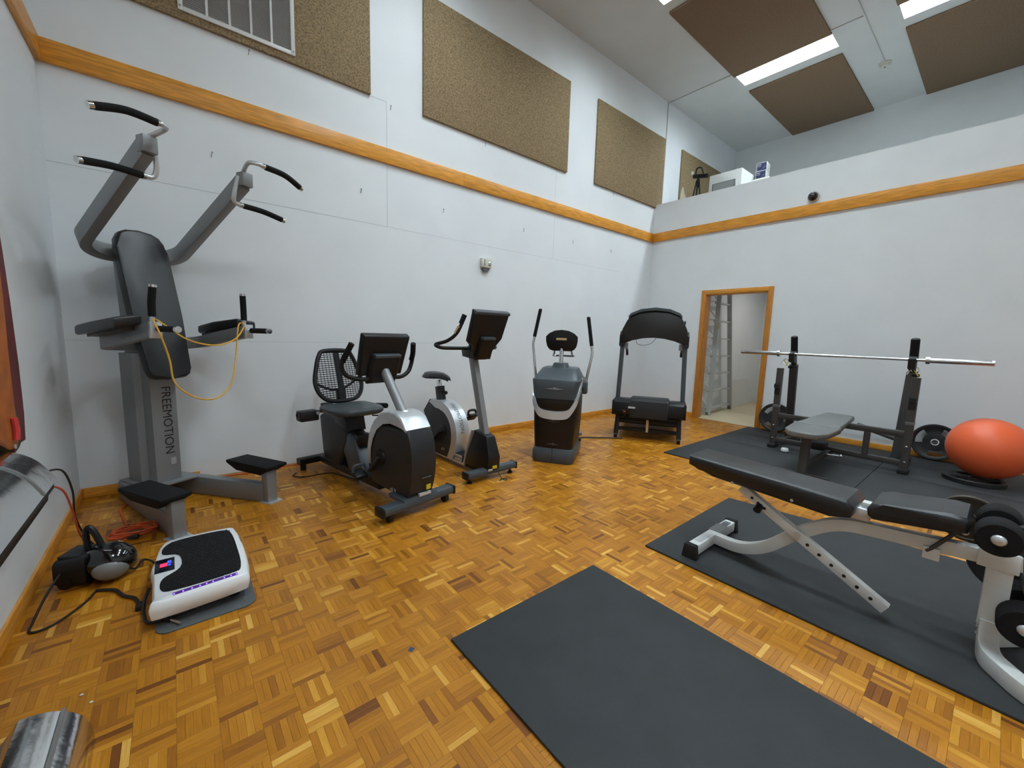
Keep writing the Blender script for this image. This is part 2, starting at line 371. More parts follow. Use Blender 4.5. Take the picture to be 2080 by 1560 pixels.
# ------------------------------------------------------------------ acoustic boards, ceiling lights, wall fittings
def wboard(x0, x1, z0, z1, label, name='acoustic_panel'):
    tag(MB().b2((x0, -.03, z0), (x1, 0, z1), .006).build(name, 'board'), label, 'acoustic panel', 'brown boards on the long wall')
wboard(-7.28, -5.105, 3.605, 4.80, 'brown flecked acoustic board behind the white louvred vent grille')
wboard(-4.54, -2.297, 3.605, 4.80, 'wide brown flecked acoustic board between the vent board and the narrower board')
wboard(-1.69, -.001, 3.605, 4.80, 'brown flecked acoustic board ending beside the wall conduit at the loft parapet')
wboard(.75, 2.9, 3.605, 4.80, 'stained brown acoustic board on the loft wall behind the black tripod')
MB().b2((-.001, -.03, 3.655), (.165, 0, 4.80), .002).build('panel_edge', 'board', [o for o in bpy.data.objects if o.get('label', '').startswith('brown flecked acoustic board ending')][0])
# stain on the loft board
st = [o for o in bpy.data.objects if o.get('label', '').startswith('stained brown')][0]
mat('stain', srgb(188, 178, 156), .95, noise=.25, nscale=40)
mb = MB(); mb.prism([(p.x, p.y) for p in smooth_path([(.78, 3.62, 0), (1.06, 3.62, 0), (1.02, 3.85, 0), (.98, 4.0, 0), (.92, 4.06, 0), (.86, 4.16, 0), (.80, 4.08, 0), (.77, 3.9, 0)], 4, True)], 1, -.0315, -.030)
mb.build('water_stain', 'stain', st)

vent = thing('vent_grille', (-6.172, -.03, 4.05), 0, 'white metal vent grille with fine louvres set in a brown acoustic board', 'vent')
mb = MB(); W2, H2 = .398, .39
for a, b in (((-W2, -H2), (-W2+.032, H2)), ((W2-.032, -H2), (W2, H2)), ((-W2+.032, -H2), (W2-.032, -H2+.032)), ((-W2+.032, H2-.032), (W2-.032, H2))): mb.b2((a[0], -.014, a[1]), (b[0], 0, b[1]), .003)
mb.build('frame', 'white_paint', vent)
for k in range(4): MB().b2((-W2+.032+(k+1)*.1468-.008, -.013, -H2+.03), (-W2+.032+(k+1)*.1468+.008, -.002, H2-.03)).build('mullion', 'white_paint', vent)
MB().b2((-W2+.02, -.001, -H2+.02), (W2-.02, .0, H2-.02)).build('backing', 'vent_dark', vent)
mb = MB()
for k in range(58): mb.box((0, -.006, -H2+.04+k*.0124), (2*W2-.06, .012, .0022), (35, 0, 0))
o = mb.build('louvre', 'white_paint', vent); o['kind'] = 'stuff'
for sx, sz in ((-1, -1), (1, -1), (-1, 1), (1, 1)): MB().lathe([(.006, 0), (.006, .002), (.003, .004)], (sx*(W2-.016), -.014, sz*(H2-.03)), (0, -1, 0), 10).build('screw', 'grey_metal', vent)

def cboard(x0, x1, y0, y1, label):
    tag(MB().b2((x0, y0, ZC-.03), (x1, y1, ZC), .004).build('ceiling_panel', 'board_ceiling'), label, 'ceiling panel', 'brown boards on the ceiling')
cboard(-1.642, .285, -2.31, -1.065, 'brown ceiling acoustic board between two lit strip lights')
cboard(.862, 3.03, -2.30, -1.065, 'brown ceiling acoustic board over the loft next to the smoke detector')
cboard(.862, 3.03, -4.20, -2.96, 'brown ceiling acoustic board over the loft beyond the smoke detector')
for r_ in range(3):
    for c_ in range(4):
        if (r_, c_) in ((0, 2), (0, 3), (1, 3)): continue
        x0 = [-6.62, -4.10, -1.642, .862][c_]; cboard(x0, x0+(1.8 if c_ == 0 else 1.93) if c_ < 3 else 3.03, -2.31-1.89*r_, -1.065-1.89*r_, 'brown ceiling acoustic board in the run above the gym floor')
def lamp(x, y, label):
    t = thing('ceiling_light', (x, y, ZC), 0, label, 'ceiling light', 'strip lights on the ceiling')
    mb = MB(); D = .18
    for a, b in (((-.18, -.62), (-.172, .62)), ((.172, -.62), (.18, .62)), ((-.172, -.62), (.172, -.612)), ((-.172, .612), (.172, .62))): mb.b2((a[0], a[1], -.004), (b[0], b[1], D+.02))
    mb.build('trough', 'white_paint', t)
    MB().b2((-.175, -.615, D+.004), (.175, .615, D+.02)).build('diffuser', 'diffuser', t)
    li = bpy.data.lights.new('tube_light', 'AREA'); li.shape = 'RECTANGLE'; li.size = .32; li.size_y = 1.2; li.energy = LAMP_W; li.color = LAMP_COL; li.spread = R(LAMP_SPREAD)
    lo = bpy.data.objects.new('tube_light', li); COL.objects.link(lo); lo.parent = t; lo.location = (0, 0, D)
LX = [-4.605, -2.147, .49]
lamp(LX[2], -1.69, 'lit strip light between two brown ceiling boards at the wall conduit')
lamp(LX[2], -3.58, 'lit strip light beside the brown ceiling board beyond the smoke detector')
lamp(LX[1]+.18, -1.69, 'lit strip light in the front ceiling row above the cardio machines')
for x, y in LAMPS[3:]:
    lamp(x, y, 'unseen lit strip light above the gym floor, continuing the rows or added to brighten the left')
mb = MB().tube([(.2, -.009, ZP), (.2, -.009, ZC-.02), (.225, -.03, ZC-.009), (.225, -2.645, ZC-.009)], .009, 8)
mb.tube([(-.6, -2.655, ZC-.009), (1.5, -2.655, ZC-.009)], .009, 8)
cond = tag(mb.build('conduit', 'ceil_paint'), 'thin painted conduit running up the wall and along the ceiling', 'conduit')
sd = thing('smoke_detector', (1.587, -2.655, ZC), 0, 'round white smoke detector on the ceiling at the conduit end', 'smoke detector')
MB().lathe([(.075, 0), (.075, -.015), (.07, -.02)], (0, 0, 0), (0, 0, 1), 24).build('base', 'cream_plastic', sd)
MB().lathe([(.06, -.02), (.06, -.04), (.05, -.052), (.02, -.056)], (0, 0, 0), (0, 0, 1), 24).build('cover', 'cream_plastic', sd)
MB().lathe([(.012, -.056), (.012, -.064)], (0, 0, 0), (0, 0, 1), 12).build('sensor', 'grey_metal', sd)

# picture hooks left on the back wall
def hook(x, z, lbl, tilt=0, y=0):
    t = thing('wall_hook', (x, y, z), 0, lbl, 'hook', 'small metal hooks left on the walls')
    MB().tube([(0, 0, .02), (0, -.012, .02), (0, -.018, .0), (0, -.014, -.018), (0, -.004, -.02)], .0025, 6).build('hook', 'grey_metal', t)
    MB().lathe([(.006, 0), (.006, .002)], (0, 0, .02), (0, -1, 0), 10).build('nail_head', 'grey_metal', t); t.rotation_euler.y = R(tilt)
for x, w_ in ((-6.409, 'between the raised arms of the pull-up tower'), (-5.209, 'beside the vertical wallboard joint below the oak rail'), (-4.277, 'below the oak rail above the upright bike'), (-3.062, 'below the oak rail just past the cream sensor box'), (-2.097, 'below the oak rail above the elliptical trainer'), (-1.189, 'below the oak rail next to the room corner')): hook(x, 2.685, 'small wire hook '+w_, 12)
for x, w_ in ((-6.119, 'under the white vent grille board'), (-4.895, 'in the gap between the two largest acoustic boards'), (-3.711, 'under the wide brown acoustic board'), (-1.206, 'under the acoustic board at the loft parapet')): hook(x, 3.565, 'small wire hook '+w_, 10)
h = thing('coat_hook', (0, -.733, 1.583), 0, 'small dark hook on the wall between treadmill and doorway', 'hook')
MB().b2((-.006, -.012, -.03), (0, .012, .03), .002).build('plate', 'frame_grey', h); MB().tube([(-.006, 0, .01), (-.03, 0, .005), (-.035, 0, .025)], .004, 8).build('prong', 'frame_grey', h)

al = thing('motion_sensor', (-3.68, 0, 2.16), 0, 'small cream sensor box with a shiny lens on the long wall', 'sensor')
MB().b2((-.075, -.05, -.04), (.075, 0, .075), .01).build('body', 'cream_plastic', al)
MB().prism([(-.055, -.042), (.055, -.042), (.03, -.085), (-.03, -.085)], 1, -.035, 0, .004).build('bracket', 'frame_light', al)
MB().ell((.04, -.05, .01), (.026, .014, .03), 16).build('lens', 'chrome', al)
MB().b2((-.04, -.053, -.02), (-.03, -.05, .06)).build('slot', 'frame_light', al)
dc = thing('dome_camera', (0, -2.39, 3.25), 0, 'black dome security camera on the white parapet above the oak rail', 'camera')
MB().lathe([(.068, 0), (.068, .02), (.058, .03)], (0, 0, 0), (-1, 0, 0), 24).build('base', 'cream_plastic', dc)
MB().lathe([(.058, .03), (.056, .05), (.042, .075), (.02, .088), (.001, .091)], (0, 0, 0), (-1, 0, 0), 24).build('dome', 'gloss_black', dc)

# ------------------------------------------------------------------ loft and closet contents
hx = thing('equipment_cabinet', (.86, -.98, LF), 0, 'white equipment cabinet with a grey window standing in the loft', 'cabinet')
o = MB().b2((-.4, -.26, 0), (.4, .26, 1.02), .008).build('body', 'white_paint', hx)
MB().b2((-.415, -.17, .70), (-.4, .2, .87), .004).build('window_frame', 'frame_light', hx); MB().b2((-.418, -.15, .715), (-.41, .18, .855)).build('window_pane', 'vent_dark', hx)
MB().b2((-.42, -.2, .72), (-.4, -.175, .85), .003).build('latch', 'white_paint', hx)
MB().tube([(-.3, .3, .4), (-.3, .275, 1.0), (-.1, .1, 1.03), (.1, -.1, 1.03)], .006, 6, sm=4).build('cable', 'cream_plastic', hx)
tp = thing('tripod', (.5, -.5, LF), 0, 'black tripod with folded head standing beside the white loft cabinet', 'tripod')
for k, (x, y) in enumerate(((-.12, .14), (.12, .1), (-.06, -.17))): MB().tube([(x, y, .01), (x*.12, y*.12, 1.02)], .013, 8).build('leg', 'black_plastic', tp)
MB().cyl((0, 0, .9), (0, 0, 1.12), .022).build('column', 'black_plastic', tp)
MB().box((0, -.04, 1.08), (.07, .26, .06), (10, 0, 0), .01).build('head', 'black_plastic', tp); MB().tube([(0, .05, 1.12), (0, .04, 1.22), (0, -.04, 1.22), (0, -.09, 1.1)], .014, 8, sm=4).build('handle', 'black_plastic', tp)
MB().cyl((-.02, .12, 1.15), (-.02, .1, 1.19), .025).build('knob', 'cream_plastic', tp)
def bbox(z, y, lbl):
    t = thing('small_carton', (1.0, y, z), 6, lbl, 'box', 'blue cartons in the loft')
    MB().b2((-.1, -.075, 0), (.1, .075, .13), .002).build('carton', 'white_paint', t)
    MB().b2((-.102, -.068, .006), (-.1, .068, .124)).build('front_print', 'navy', t); MB().b2((-.09, .075, .006), (.09, .077, .124)).build('side_print', 'navy', t)
    MB().b2((-.1035, .01, .095), (-.102, .06, .105)).build('print_line', 'text_white', t); MB().b2((-.1035, .01, .07), (-.102, .06, .076)).build('print_line', 'text_white', t)
    MB().box((-.103, -.035, .05), (.003, .012, .05), (35, 0, 0)).build('print_mark', 'frame_light', t); return t
bbox(LF+1.05, -1.35, 'small dark blue carton on top of another beside the loft cabinet'); bbox(LF+.92, -1.345, 'small dark blue carton underneath another beside the loft cabinet')
sh = tag(MB().b2((.85, -1.5, LF), (1.15, -1.245, LF+.92), .004).build('storage_crate', 'cream_plastic'), 'tall pale storage crate carrying the blue cartons in the loft', 'crate')

ld = thing('step_ladder', (0, 0, 0), 0, 'tall aluminium step ladder standing in the closet doorway', 'ladder')
ra = lambda t: Vector((.42+.05*t, -1.06, .01+2.4*t)); rb = lambda t: Vector((1.43-.5*t, -1.0, .01+2.4*t))
MB().beam([ra(0), ra(1)], .03, .075, (0, 1, 0)).build('rail', 'ladder_metal', ld); MB().beam([rb(0), rb(1)], .03, .075, (0, 1, 0)).build('rail', 'ladder_metal', ld)
MB().beam([(.36, -.91, .01), (.42, -.91, 2.41)], .025, .06, (0, 1, 0)).build('rear_rail', 'ladder_metal', ld)
for k in range(8):
    t = (.10+.305*k)/2.4; MB().beam([ra(t)+Vector((0, .03, 0)), rb(t)+Vector((0, .02, 0))], .075, .024, (0, 0, 1)).build('rung', 'ladder_metal', ld)
    MB().beam([ra(t)+Vector((0, .02, .04)), Vector((.38, -.92, .305*k+.34))], .012, .02, (0, 0, 1)).build('brace', 'white_paint', ld)
    MB().beam([ra(t)+Vector((0, .0, .02)), Vector((.37, -.91, .305*k+.13))], .03, .012, (0, 0, 1)).build('step_bracket', 'ladder_metal', ld)
MB().b2((.385, -1.065, 0), (.455, -1.02, .05), .004).build('foot', 'frame_light', ld); MB().b2((1.39, -1.02, 0), (1.46, -.97, .05), .004).build('foot', 'frame_light', ld)
MB().b2((.43, -1.105, 1.5), (.46, -1.098, 1.62)).build('sticker', 'yellow_label', ld)
o = MB().b2((-.4, -.008, 0), (.4, .008, .52)).build('white_panel', 'white_paint'); o.location = (2.05, -.935, .004); o.rotation_euler.x = R(-5.5); tag(o, 'white board leaning on the closet wall behind the ladder', 'board')
cl = thing('added_closet_lamp', (1.7, -1.9, 2.5), 0, 'unseen square lamp added on the closet ceiling to light the closet', 'ceiling light')  # unseen fixture, added so that the closet interior is lit
MB().b2((-.16, -.16, -.03), (.16, .16, 0), .004).build('housing', 'white_paint', cl)
mat('added_closet_diffuser', srgb(250, 252, 255), .5, emit=(1, .97, .92, 1), estr=6); MB().b2((-.14, -.14, -.036), (.14, .14, -.03)).build('diffuser', 'added_closet_diffuser', cl)
li = bpy.data.lights.new('added_closet_light', 'AREA'); li.size = .27; li.energy = 8; li.color = (1, .97, .92); lo = bpy.data.objects.new('added_closet_light', li); COL.objects.link(lo); lo.parent = cl; lo.location = (0, 0, -.04)
# ------------------------------------------------------------------ rubber mats
MT = .012
def mat_obj(poly, lbl, grp='black rubber floor mats', z=0):
    t = thing('rubber_mat', (sum(p[0] for p in poly)/len(poly), sum(p[1] for p in poly)/len(poly), z), 0, lbl, 'floor mat', grp)
    P = [(p[0]-t.location.x, p[1]-t.location.y) for p in poly]
    MB().prism(P, 2, 0, MT, .002).build('mat', 'rubber', t); return t
mat_obj([(-5.885, -5.0), (-4.945, -5.0), (-4.945, -2.90), (-5.885, -2.90)], 'bare black rubber mat lying alone on the open parquet')
mat_obj([(-4.50, -5.0), (-2.98, -5.0), (-3.24, -2.935), (-4.50, -2.955)], 'black rubber mat under the white adjustable bench')
for a, b, l in (((-2.44, -3.528), (-1.222, -1.88), 'black rubber mat with its corner towards the treadmill, under the bench press seat'), ((-1.218, -3.528), (-.016, -1.88), 'black rubber mat along the wall by the doorway under the bench press rack'),
                ((-2.44, -5.2), (-1.222, -3.532), 'black rubber mat between the white bench and the orange ball'), ((-1.218, -5.2), (-.016, -3.532), 'black rubber mat along the wall under the orange ball')):
    mat_obj([a, (b[0], a[1]), b, (a[0], b[1])], l)

# ------------------------------------------------------------------ knee raise and pull-up tower
V = thing('pull_up_tower', (-6.5, -.99, 0), 28, 'tall grey pull-up and knee raise tower with black pads in the corner', 'exercise machine')
MB().prism([(-.078, .66), (.078, .66), (.078, .76), (.11, .79), (.11, .95), (-.11, .95), (-.11, .79), (-.078, .76)], 2, .15, 1.10, 0).build('pillar', 'grey_metal', V)
MB().b2((-.15, .60, .14), (.15, 1.0, .155), .003).build('base_plate', 'grey_metal', V)
for s in (-1, 1):
    MB().beam([(s*.12, 1.0, .072), (s*.30, .04, .072)], .07, .14, rc=.008).build('base_leg', 'grey_metal', V)
    MB().b2((s*.31-.038, -.02, 0), (s*.31+.038, .045, .245), .005).build('step_post', 'grey_metal', V)
    MB().prism([(s*.31-.05, -.06), (s*.31+.05, -.06), (s*.31+.06, .05), (s*.31-.06, .05)], 2, 0, .008).build('foot_plate', 'silver', V)
    mb = MB(); top = [(s*.33-.085, -.05), (s*.33+.085, -.05), (s*.33+.085, .40), (s*.33-.085, .40)]; cx = s*.33
    lo = [(cx-.05, .06), (cx+.05, .06), (cx+.05, .34), (cx-.05, .34)]
    vs, fs = mb.loft([[Vector((x, y, .20)) for x, y in lo], [Vector((x, y, .265)) for x, y in top], [Vector((x, y, .285)) for x, y in top]]); mb._bev({e for e in mb.bm.edges}, .004)
    mb.build('foot_step', 'foam', V)
    # pull-up arm, one half of the U
    MB().beam([(0, .95, 1.80), (s*.17, .95, 1.80), (s*.285, .88, 1.84), (s*.28, .10, 2.30)], .062, .105, (0, .50, .866), fil=.13, nf=7, rc=.006).build('pull_up_arm', 'grey_metal', V)
    MB().b2((s*.28-.036, .045, 2.27), (s*.28+.036, .115, 2.36), .004).build('end_bracket', 'grey_metal', V)
    h1 = MB().tube([(s*.27, .08, 2.36), (s*.24, -.02, 2.40), (s*.27, -.07, 2.40), (s*.31, -.08, 2.395), (s*.45, -.10, 2.385), (s*.585, -.09, 2.345)], .014, 10, sm=5).build('upper_handle', 'silver', V)
    MB().tube([(s*.31, -.08, 2.395), (s*.45, -.10, 2.385), (s*.575, -.092, 2.348)], .0195, 12, sm=6).build('grip', 'foam', h1)
    MB().cyl((s*.578, -.0915, 2.347), (s*.597, -.09, 2.342), .019).build('end_cap', 'chrome', h1); MB().cyl((s*.298, -.079, 2.396), (s*.312, -.081, 2.3955), .0195).build('collar', 'chrome', h1)
    h2 = MB().tube([(s*.245, .09, 2.33), (s*.225, .11, 2.22), (s*.235, .13, 2.165), (s*.29, .13, 2.155), (s*.43, .11, 2.15), (s*.575, .09, 2.125)], .014, 10, sm=5).build('lower_handle', 'silver', V)
    MB().tube([(s*.29, .13, 2.155), (s*.43, .11, 2.15), (s*.565, .0915, 2.127)], .0195, 12, sm=6).build('grip', 'foam', h2)
    MB().cyl((s*.566, .091, 2.127), (s*.585, .089, 2.122), .019).build('end_cap', 'chrome', h2); MB().cyl((s*.278, .131, 2.156), (s*.292, .129, 2.155), .0195).build('collar', 'chrome', h2)
    # dip arm
    MB().beam([(0, .80, 1.165), (s*.17, .80, 1.165), (s*.30, .70, 1.18), (s*.285, .14, 1.275)], .055, .088, (0, 0, 1), fil=.12, nf=7, rc=.005).build('dip_arm', 'grey_metal', V)
    MB().b2((s*.285-.03, .115, 1.225), (s*.285+.03, .14, 1.325), .003).build('arm_plate', 'silver', V)
    pad = MB(); pl = [(s*.355-.075, .24), (s*.355+.05, .22), (s*.355+.085, .36), (s*.355+.085, .66), (s*.355+.03, .74), (s*.355-.06, .72), (s*.355-.09, .5)]
    pad.prism(pl, 2, 1.295, 1.36, .018, 3)
    for v_ in pad.bm.verts: v_.co.z += (.24-v_.co.y)*.12-(abs(v_.co.x)-.35)*.18
    pad.build('arm_pad', 'black_vinyl', V)
    MB().beam([(s*.335, .28, 1.285), (s*.335, .66, 1.235)], .10, .03).build('pad_bracket', 'frame_grey', V)
    g = MB().cyl((s*.28, .165, 1.30), (s*.28, .16, 1.38), .014).build('hand_grip', 'silver', V)
    MB().tube([(s*.28, .16, 1.355), (s*.279, .158, 1.44), (s*.272, .15, 1.53)], .0195, 12, sm=4).build('grip', 'foam', g); MB().cyl((s*.272, .15, 1.53), (s*.271, .149, 1.545), .0195).build('end_cap', 'chrome', g)
    g2 = MB().cyl((s*.285, .13, 1.283), (s*.285, -.09, 1.283), .013).build('dip_handle', 'silver', V)
    MB().cyl((s*.285, .09, 1.283), (s*.285, -.08, 1.283), .0185).build('grip', 'foam', g2); MB().cyl((s*.285, -.08, 1.283), (s*.285, -.098, 1.283), .019).build('end_cap', 'chrome', g2)
# back pad, leaning
bp = MB(); a, b = Vector((0, .60, .92)), Vector((0, .875, 1.95)); u = (b-a).normalized(); n = Vector((0, -u.z, u.y)); Lp = (b-a).length
prof = [(-.128, .06), (-.122, .02), (-.09, .0), (0, -.006), (.09, 0), (.122, .02), (.128, .06), (.148, .45), (.148, .92), (.142, .985), (.118, 1.03), (.075, 1.055), (0, 1.065), (-.075, 1.055), (-.118, 1.03), (-.142, .985), (-.148, .92), (-.148, .45)]
vs, fs = bp.loft([[a+Vector((x, 0, 0))+u*y for x, y in prof], [a+Vector((x, 0, 0))+u*y+n*.075 for x, y in prof]]); bp._bev({e for f in fs[-2:] for e in f.edges}, .02, 3); bp.build('back_pad', 'black_vinyl', V)
MB().prism([(.665, 1.09), (.95, 1.09), (1.0, 1.80), (1.0, 1.86), (.90, 1.86), (.84, 1.74)], 0, -.075, .075, .004).build('upper_pillar', 'grey_metal', V)
text_mesh('logo_lettering', 'FREEMOTION', 'text_black', V, plane_fn((.012, .6585, .61), (0, 0, -1), (1, 0, 0)), .083)
d = Vector((.015, .56, -.095)).normalized()
text_mesh('arm_lettering', 'FREEMOTION', 'text_grey', V, plane_fn((-.3235, .33, 1.243), (-d.x, -d.y, -d.z), (0, .16, .98)), .05)
MB().b2((.015, .6575, .275), (.05, .66, .325)).build('label_plate', 'silver', V)

yb = MB().tube([(-6.80, -1.02, 1.335), (-6.77, -1.09, 1.31), (-6.66, -1.09, 1.22), (-6.52, -1.0, 1.185), (-6.40, -.87, 1.225), (-6.335, -.755, 1.31), (-6.345, -.725, 1.335), (-6.37, -.75, 1.30), (-6.40, -.84, 1.10), (-6.44, -.92, .93), (-6.52, -1.0, .845), (-6.62, -1.07, .85), (-6.71, -1.12, .92), (-6.745, -1.13, .99), (-6.755, -1.13, 1.10), (-6.785, -1.12, 1.24), (-6.815, -1.07, 1.33)], .005, 8, sm=5, closed=True)
tag(yb.build('resistance_band', 'band_yellow'), 'thin yellow resistance band looped over the grips of the pull-up tower', 'resistance band')

# ------------------------------------------------------------------ recumbent bike
B = thing('recumbent_bike', (-5.41, -1.64, 0), 10, 'dark recumbent exercise bike with mesh backrest beside the pull-up tower', 'exercise bike')
MB().beam([(-.30, 0, .085), (.30, 0, .085)], .10, .062, rc=.022).build('front_stabilizer', 'slate_plastic', B)
for s in (-1, 1):
    MB().b2((s*.30-.012*(1-s), -.052, .052), (s*.30+.012*(1+s), .052, .118), .008).build('end_cap', 'black_plastic', B)
    MB().b2((s*.245-.02, -.04, .03), (s*.245+.02, .02, .06), .006).build('caster_fork', 'black_plastic', B)
    MB().cyl((s*.245-.016, -.012, .03), (s*.245+.016, -.012, .03), .03, seg=18).build('wheel', 'black_plastic', B)
MB().prism([(-.05, .10), (.14, .10), (.16, .13), (-.04, .13)], 0, -.15, .15, .01).build('stabilizer_cover', 'slate_plastic', B)
outer = [(-.015, .115), (-.055, .22), (-.075, .36), (-.062, .50), (-.01, .62), (.06, .70), (.20, .725), (.31, .70), (.41, .62), (.475, .52), (.50, .40), (.49, .26), (.44, .115)]
osm = [(p.x, p.y) for p in smooth_path([(a, b, 0) for a, b in outer], 3)]
mb = MB(); mb.prism([p for p in osm if p[1] < .64], 0, -.105, .105, .03, 3); sh = mb.build('drive_cover', 'dark_plastic', B)
band = [(-.012, .62), (.05, .695), (.12, .722), (.20, .727), (.31, .705), (.41, .626), (.478, .522), (.505, .40), (.495, .27), (.455, .27), (.46, .40), (.43, .49), (.37, .575), (.28, .635), (.18, .655), (.08, .645), (.0, .60)]
MB().prism(band, 0, -.112, .112, .016, 3).build('silver_band', 'silver', B)
MB().tube([(0, .13, .64), (0, .42, 1.0)], .036, 16).build('column', 'grey_metal', B)
MB().lathe([(.06, 0), (.055, .05)], (0, .15, .66), (0, .29, .36), 20).build('column_collar', 'silver', B)
ct, cb = Vector((0, .385, 1.285)), Vector((0, .50, .965)); cu_ = (ct-cb).normalized(); cn = Vector((0, -cu_.z, cu_.y)); cang = math.degrees(math.atan2(-cu_.y, cu_.z))
def console(B, ct, cb, hw_t, hw_b, th, taper=None, mname='black_plastic'):
    u = (ct-cb).normalized(); n = Vector((0, -u.z, u.y)); H = (ct-cb).length; mb = MB()
    pr = taper or [(-hw_b, 0), (hw_b, 0), (hw_t, H), (-hw_t, H)]
    vs, fs = mb.loft([[cb+Vector((x, 0, 0))+u*y-n*th*.5 for x, y in pr], [cb+Vector((x*.95, 0, 0))+u*(H/2+(y-H/2)*.95)+n*th*.5 for x, y in pr]]); mb._bev(list(mb.bm.edges), .012, 2)
    o = mb.build('console', mname, B); mb = MB()
    vs, fs = mb.loft([[cb+Vector((x*.88, 0, 0))+u*(H/2+(y-H/2)*.86)-n*(th*.5+.002) for x, y in pr], [cb+Vector((x*.88, 0, 0))+u*(H/2+(y-H/2)*.86)-n*(th*.5-.002) for x, y in pr]]); mb.build('screen', 'screen', o)
    return o, u, n, H
co, u, n, H = console(B, ct, cb, .205, .19, .06)
mb = MB(); c0 = cb+n*.055
vs, fs = mb.loft([[c0+Vector((x, 0, 0))+u*y-n*.03 for x, y in ((-.13, -.06), (.13, -.06), (.14, .10), (.12, .20), (-.12, .20), (-.14, .10))], [c0+Vector((x, 0, 0))+u*y+n*.025 for x, y in ((-.10, -.03), (.10, -.03), (.115, .10), (.105, .17), (-.105, .17), (-.115, .10))]]); mb._bev(list(mb.bm.edges), .01); mb.build('console_mount', 'black_plastic', B)
MB().beam([c0+Vector((-.11, 0, 0))+u*.185+n*.005, c0+Vector((.11, 0, 0))+u*.185+n*.005], .05, .028, tuple(u), rc=.01).build('mount_cap', 'slate_plastic', B)
for x, y in ((-.085, .11), (.085, .11), (-.09, .02), (.09, .02)):
    p = c0+Vector((x, 0, 0))+u*y+n*.024; MB().cyl(p, p+n*.006, .007, seg=8).build('screw', 'text_black', B)
for s in (-1, 1):
    hb = MB().tube([(s*.05, .46, .955), (s*.17, .47, .94), (s*.27, .50, .975), (s*.305, .50, 1.05), (s*.29, .46, 1.13), (s*.265, .42, 1.21)], .017, 10, sm=5).build('handlebar', 'black_plastic', B)
    MB().tube([(s*.30, .495, 1.075), (s*.29, .46, 1.13), (s*.265, .42, 1.212)], .021, 10, sm=4).build('grip', 'foam', hb)
# frame, seat rail, seat
MB().prism([(.42, .06), (1.50, .06), (1.52, .11), (1.30, .14), (.80, .12), (.46, .16)], 0, -.07, .07, .015).build('base_beam', 'dark_plastic', B)
MB().prism([(1.02, .12), (1.30, .13), (1.33, .20), (1.38, .52), (1.30, .56), (1.0, .52), (.86, .44), (.88, .36)], 0, -.085, .085, .025, 3).build('rear_cover', 'dark_plastic', B)
MB().prism([(.60, .11), (.86, .11), (.98, .30), (.99, .40), (.86, .44), (.76, .40)], 0, -.08, .08, .025, 3).build('step_cover', 'slate_plastic', B)
MB().beam([(0, .74, .40), (0, 1.42, .60)], .10, .05, rc=.006).build('seat_rail', 'black_plastic', B)
MB().b2((-.065, .70, .34), (.065, .80, .445), .02).build('rail_end', 'brown_black', B)
MB().prism([(.86, .45), (1.08, .51), (1.06, .60), (.90, .60)], 0, -.09, .09, .008).build('seat_carriage', 'black_plastic', B)
mb = MB(); sp = [(-.17, .72), (-.08, .69), (.08, .69), (.17, .72), (.215, .82), (.215, 1.02), (.17, 1.11), (-.17, 1.11), (-.215, 1.02), (-.215, .82)]
sps = [(p.x, p.y) for p in smooth_path([(a, b, 0) for a, b in sp], 3, True)]
vs, fs = mb.loft([[Vector((x*.9, .9+(y-.9)*.9, .605)) for x, y in sps], [Vector((x, y, .625)) for x, y in sps], [Vector((x, y, .645)) for x, y in sps], [Vector((x*.93, .9+(y-.9)*.93, .662)) for x, y in sps], [Vector((x*.6, .9+(y-.9)*.6, .655)) for x, y in sps]]); mb.build('seat', 'seat_plastic', B, 60)
a0, b0 = Vector((0, 1.14, .68)), Vector((0, 1.27, 1.11)); bu = (b0-a0).normalized(); bn = Vector((0, -bu.z, bu.y)); BH = (b0-a0).length
out = [(-.10, .0), (.10, 0), (.185, .06), (.215, .17), (.19, .30), (.15, .415), (.10, .455), (-.10, .455), (-.15, .415), (-.19, .30), (-.215, .17), (-.185, .06)]
osm2 = smooth_path([(a, b, 0) for a, b in out], 4, True)
def P3(x, y, d=0): return a0+Vector((x+.03, 0, 0))+bu*y+bn*(d-.10*(x*x)/.05*.25)
MB().tube([P3(p.x, p.y) for p in osm2], .019, 8, closed=True).build('backrest_frame', 'black_plastic', B)
def wid(y):
    xs = [p.x for p in osm2 if abs(p.y-y) < .02]; return max(xs) if xs else .1
mb = MB()
for k in range(1, 23):
    y = .012+k*.0193; wx = wid(y)-.008; mb.tube([P3(x, y) for x in (-wx, -wx/2, 0, wx/2, wx)], .0036, 5)
for k in range(-7, 8):
    x = k*.027; ys = [a.y+(b.y-a.y)*(x-a.x)/(b.x-a.x) for a, b in zip(osm2, osm2[1:]+osm2[:1]) if min(a.x, b.x) <= x < max(a.x, b.x)]
    if len(ys) < 2: continue
    mb.tube([P3(x, min(ys)+.008), P3(x, (min(ys)+max(ys))/2), P3(x, max(ys)-.008)], .0026, 5)
o = mb.build('backrest_mesh', 'black_plastic', B); o['kind'] = 'stuff'
MB().beam([P3(0, .01, -.004), P3(0, .445, -.004)], .05, .008, tuple(bn)).build('backrest_spine', 'black_plastic', B)
MB().tube([P3(-.20, .17, -.02), P3(-.1, .12, -.045), P3(0, .10, -.05), P3(.1, .14, -.045), P3(.20, .20, -.02)], .011, 8, sm=4).build('lumbar_bar', 'black_plastic', B)
MB().beam([(.03, 1.08, .60), (.03, 1.17, .62), (.03, 1.19, .78)], .08, .03, (0, 1, 0), fil=.05).build('backrest_bracket', 'black_plastic', B)
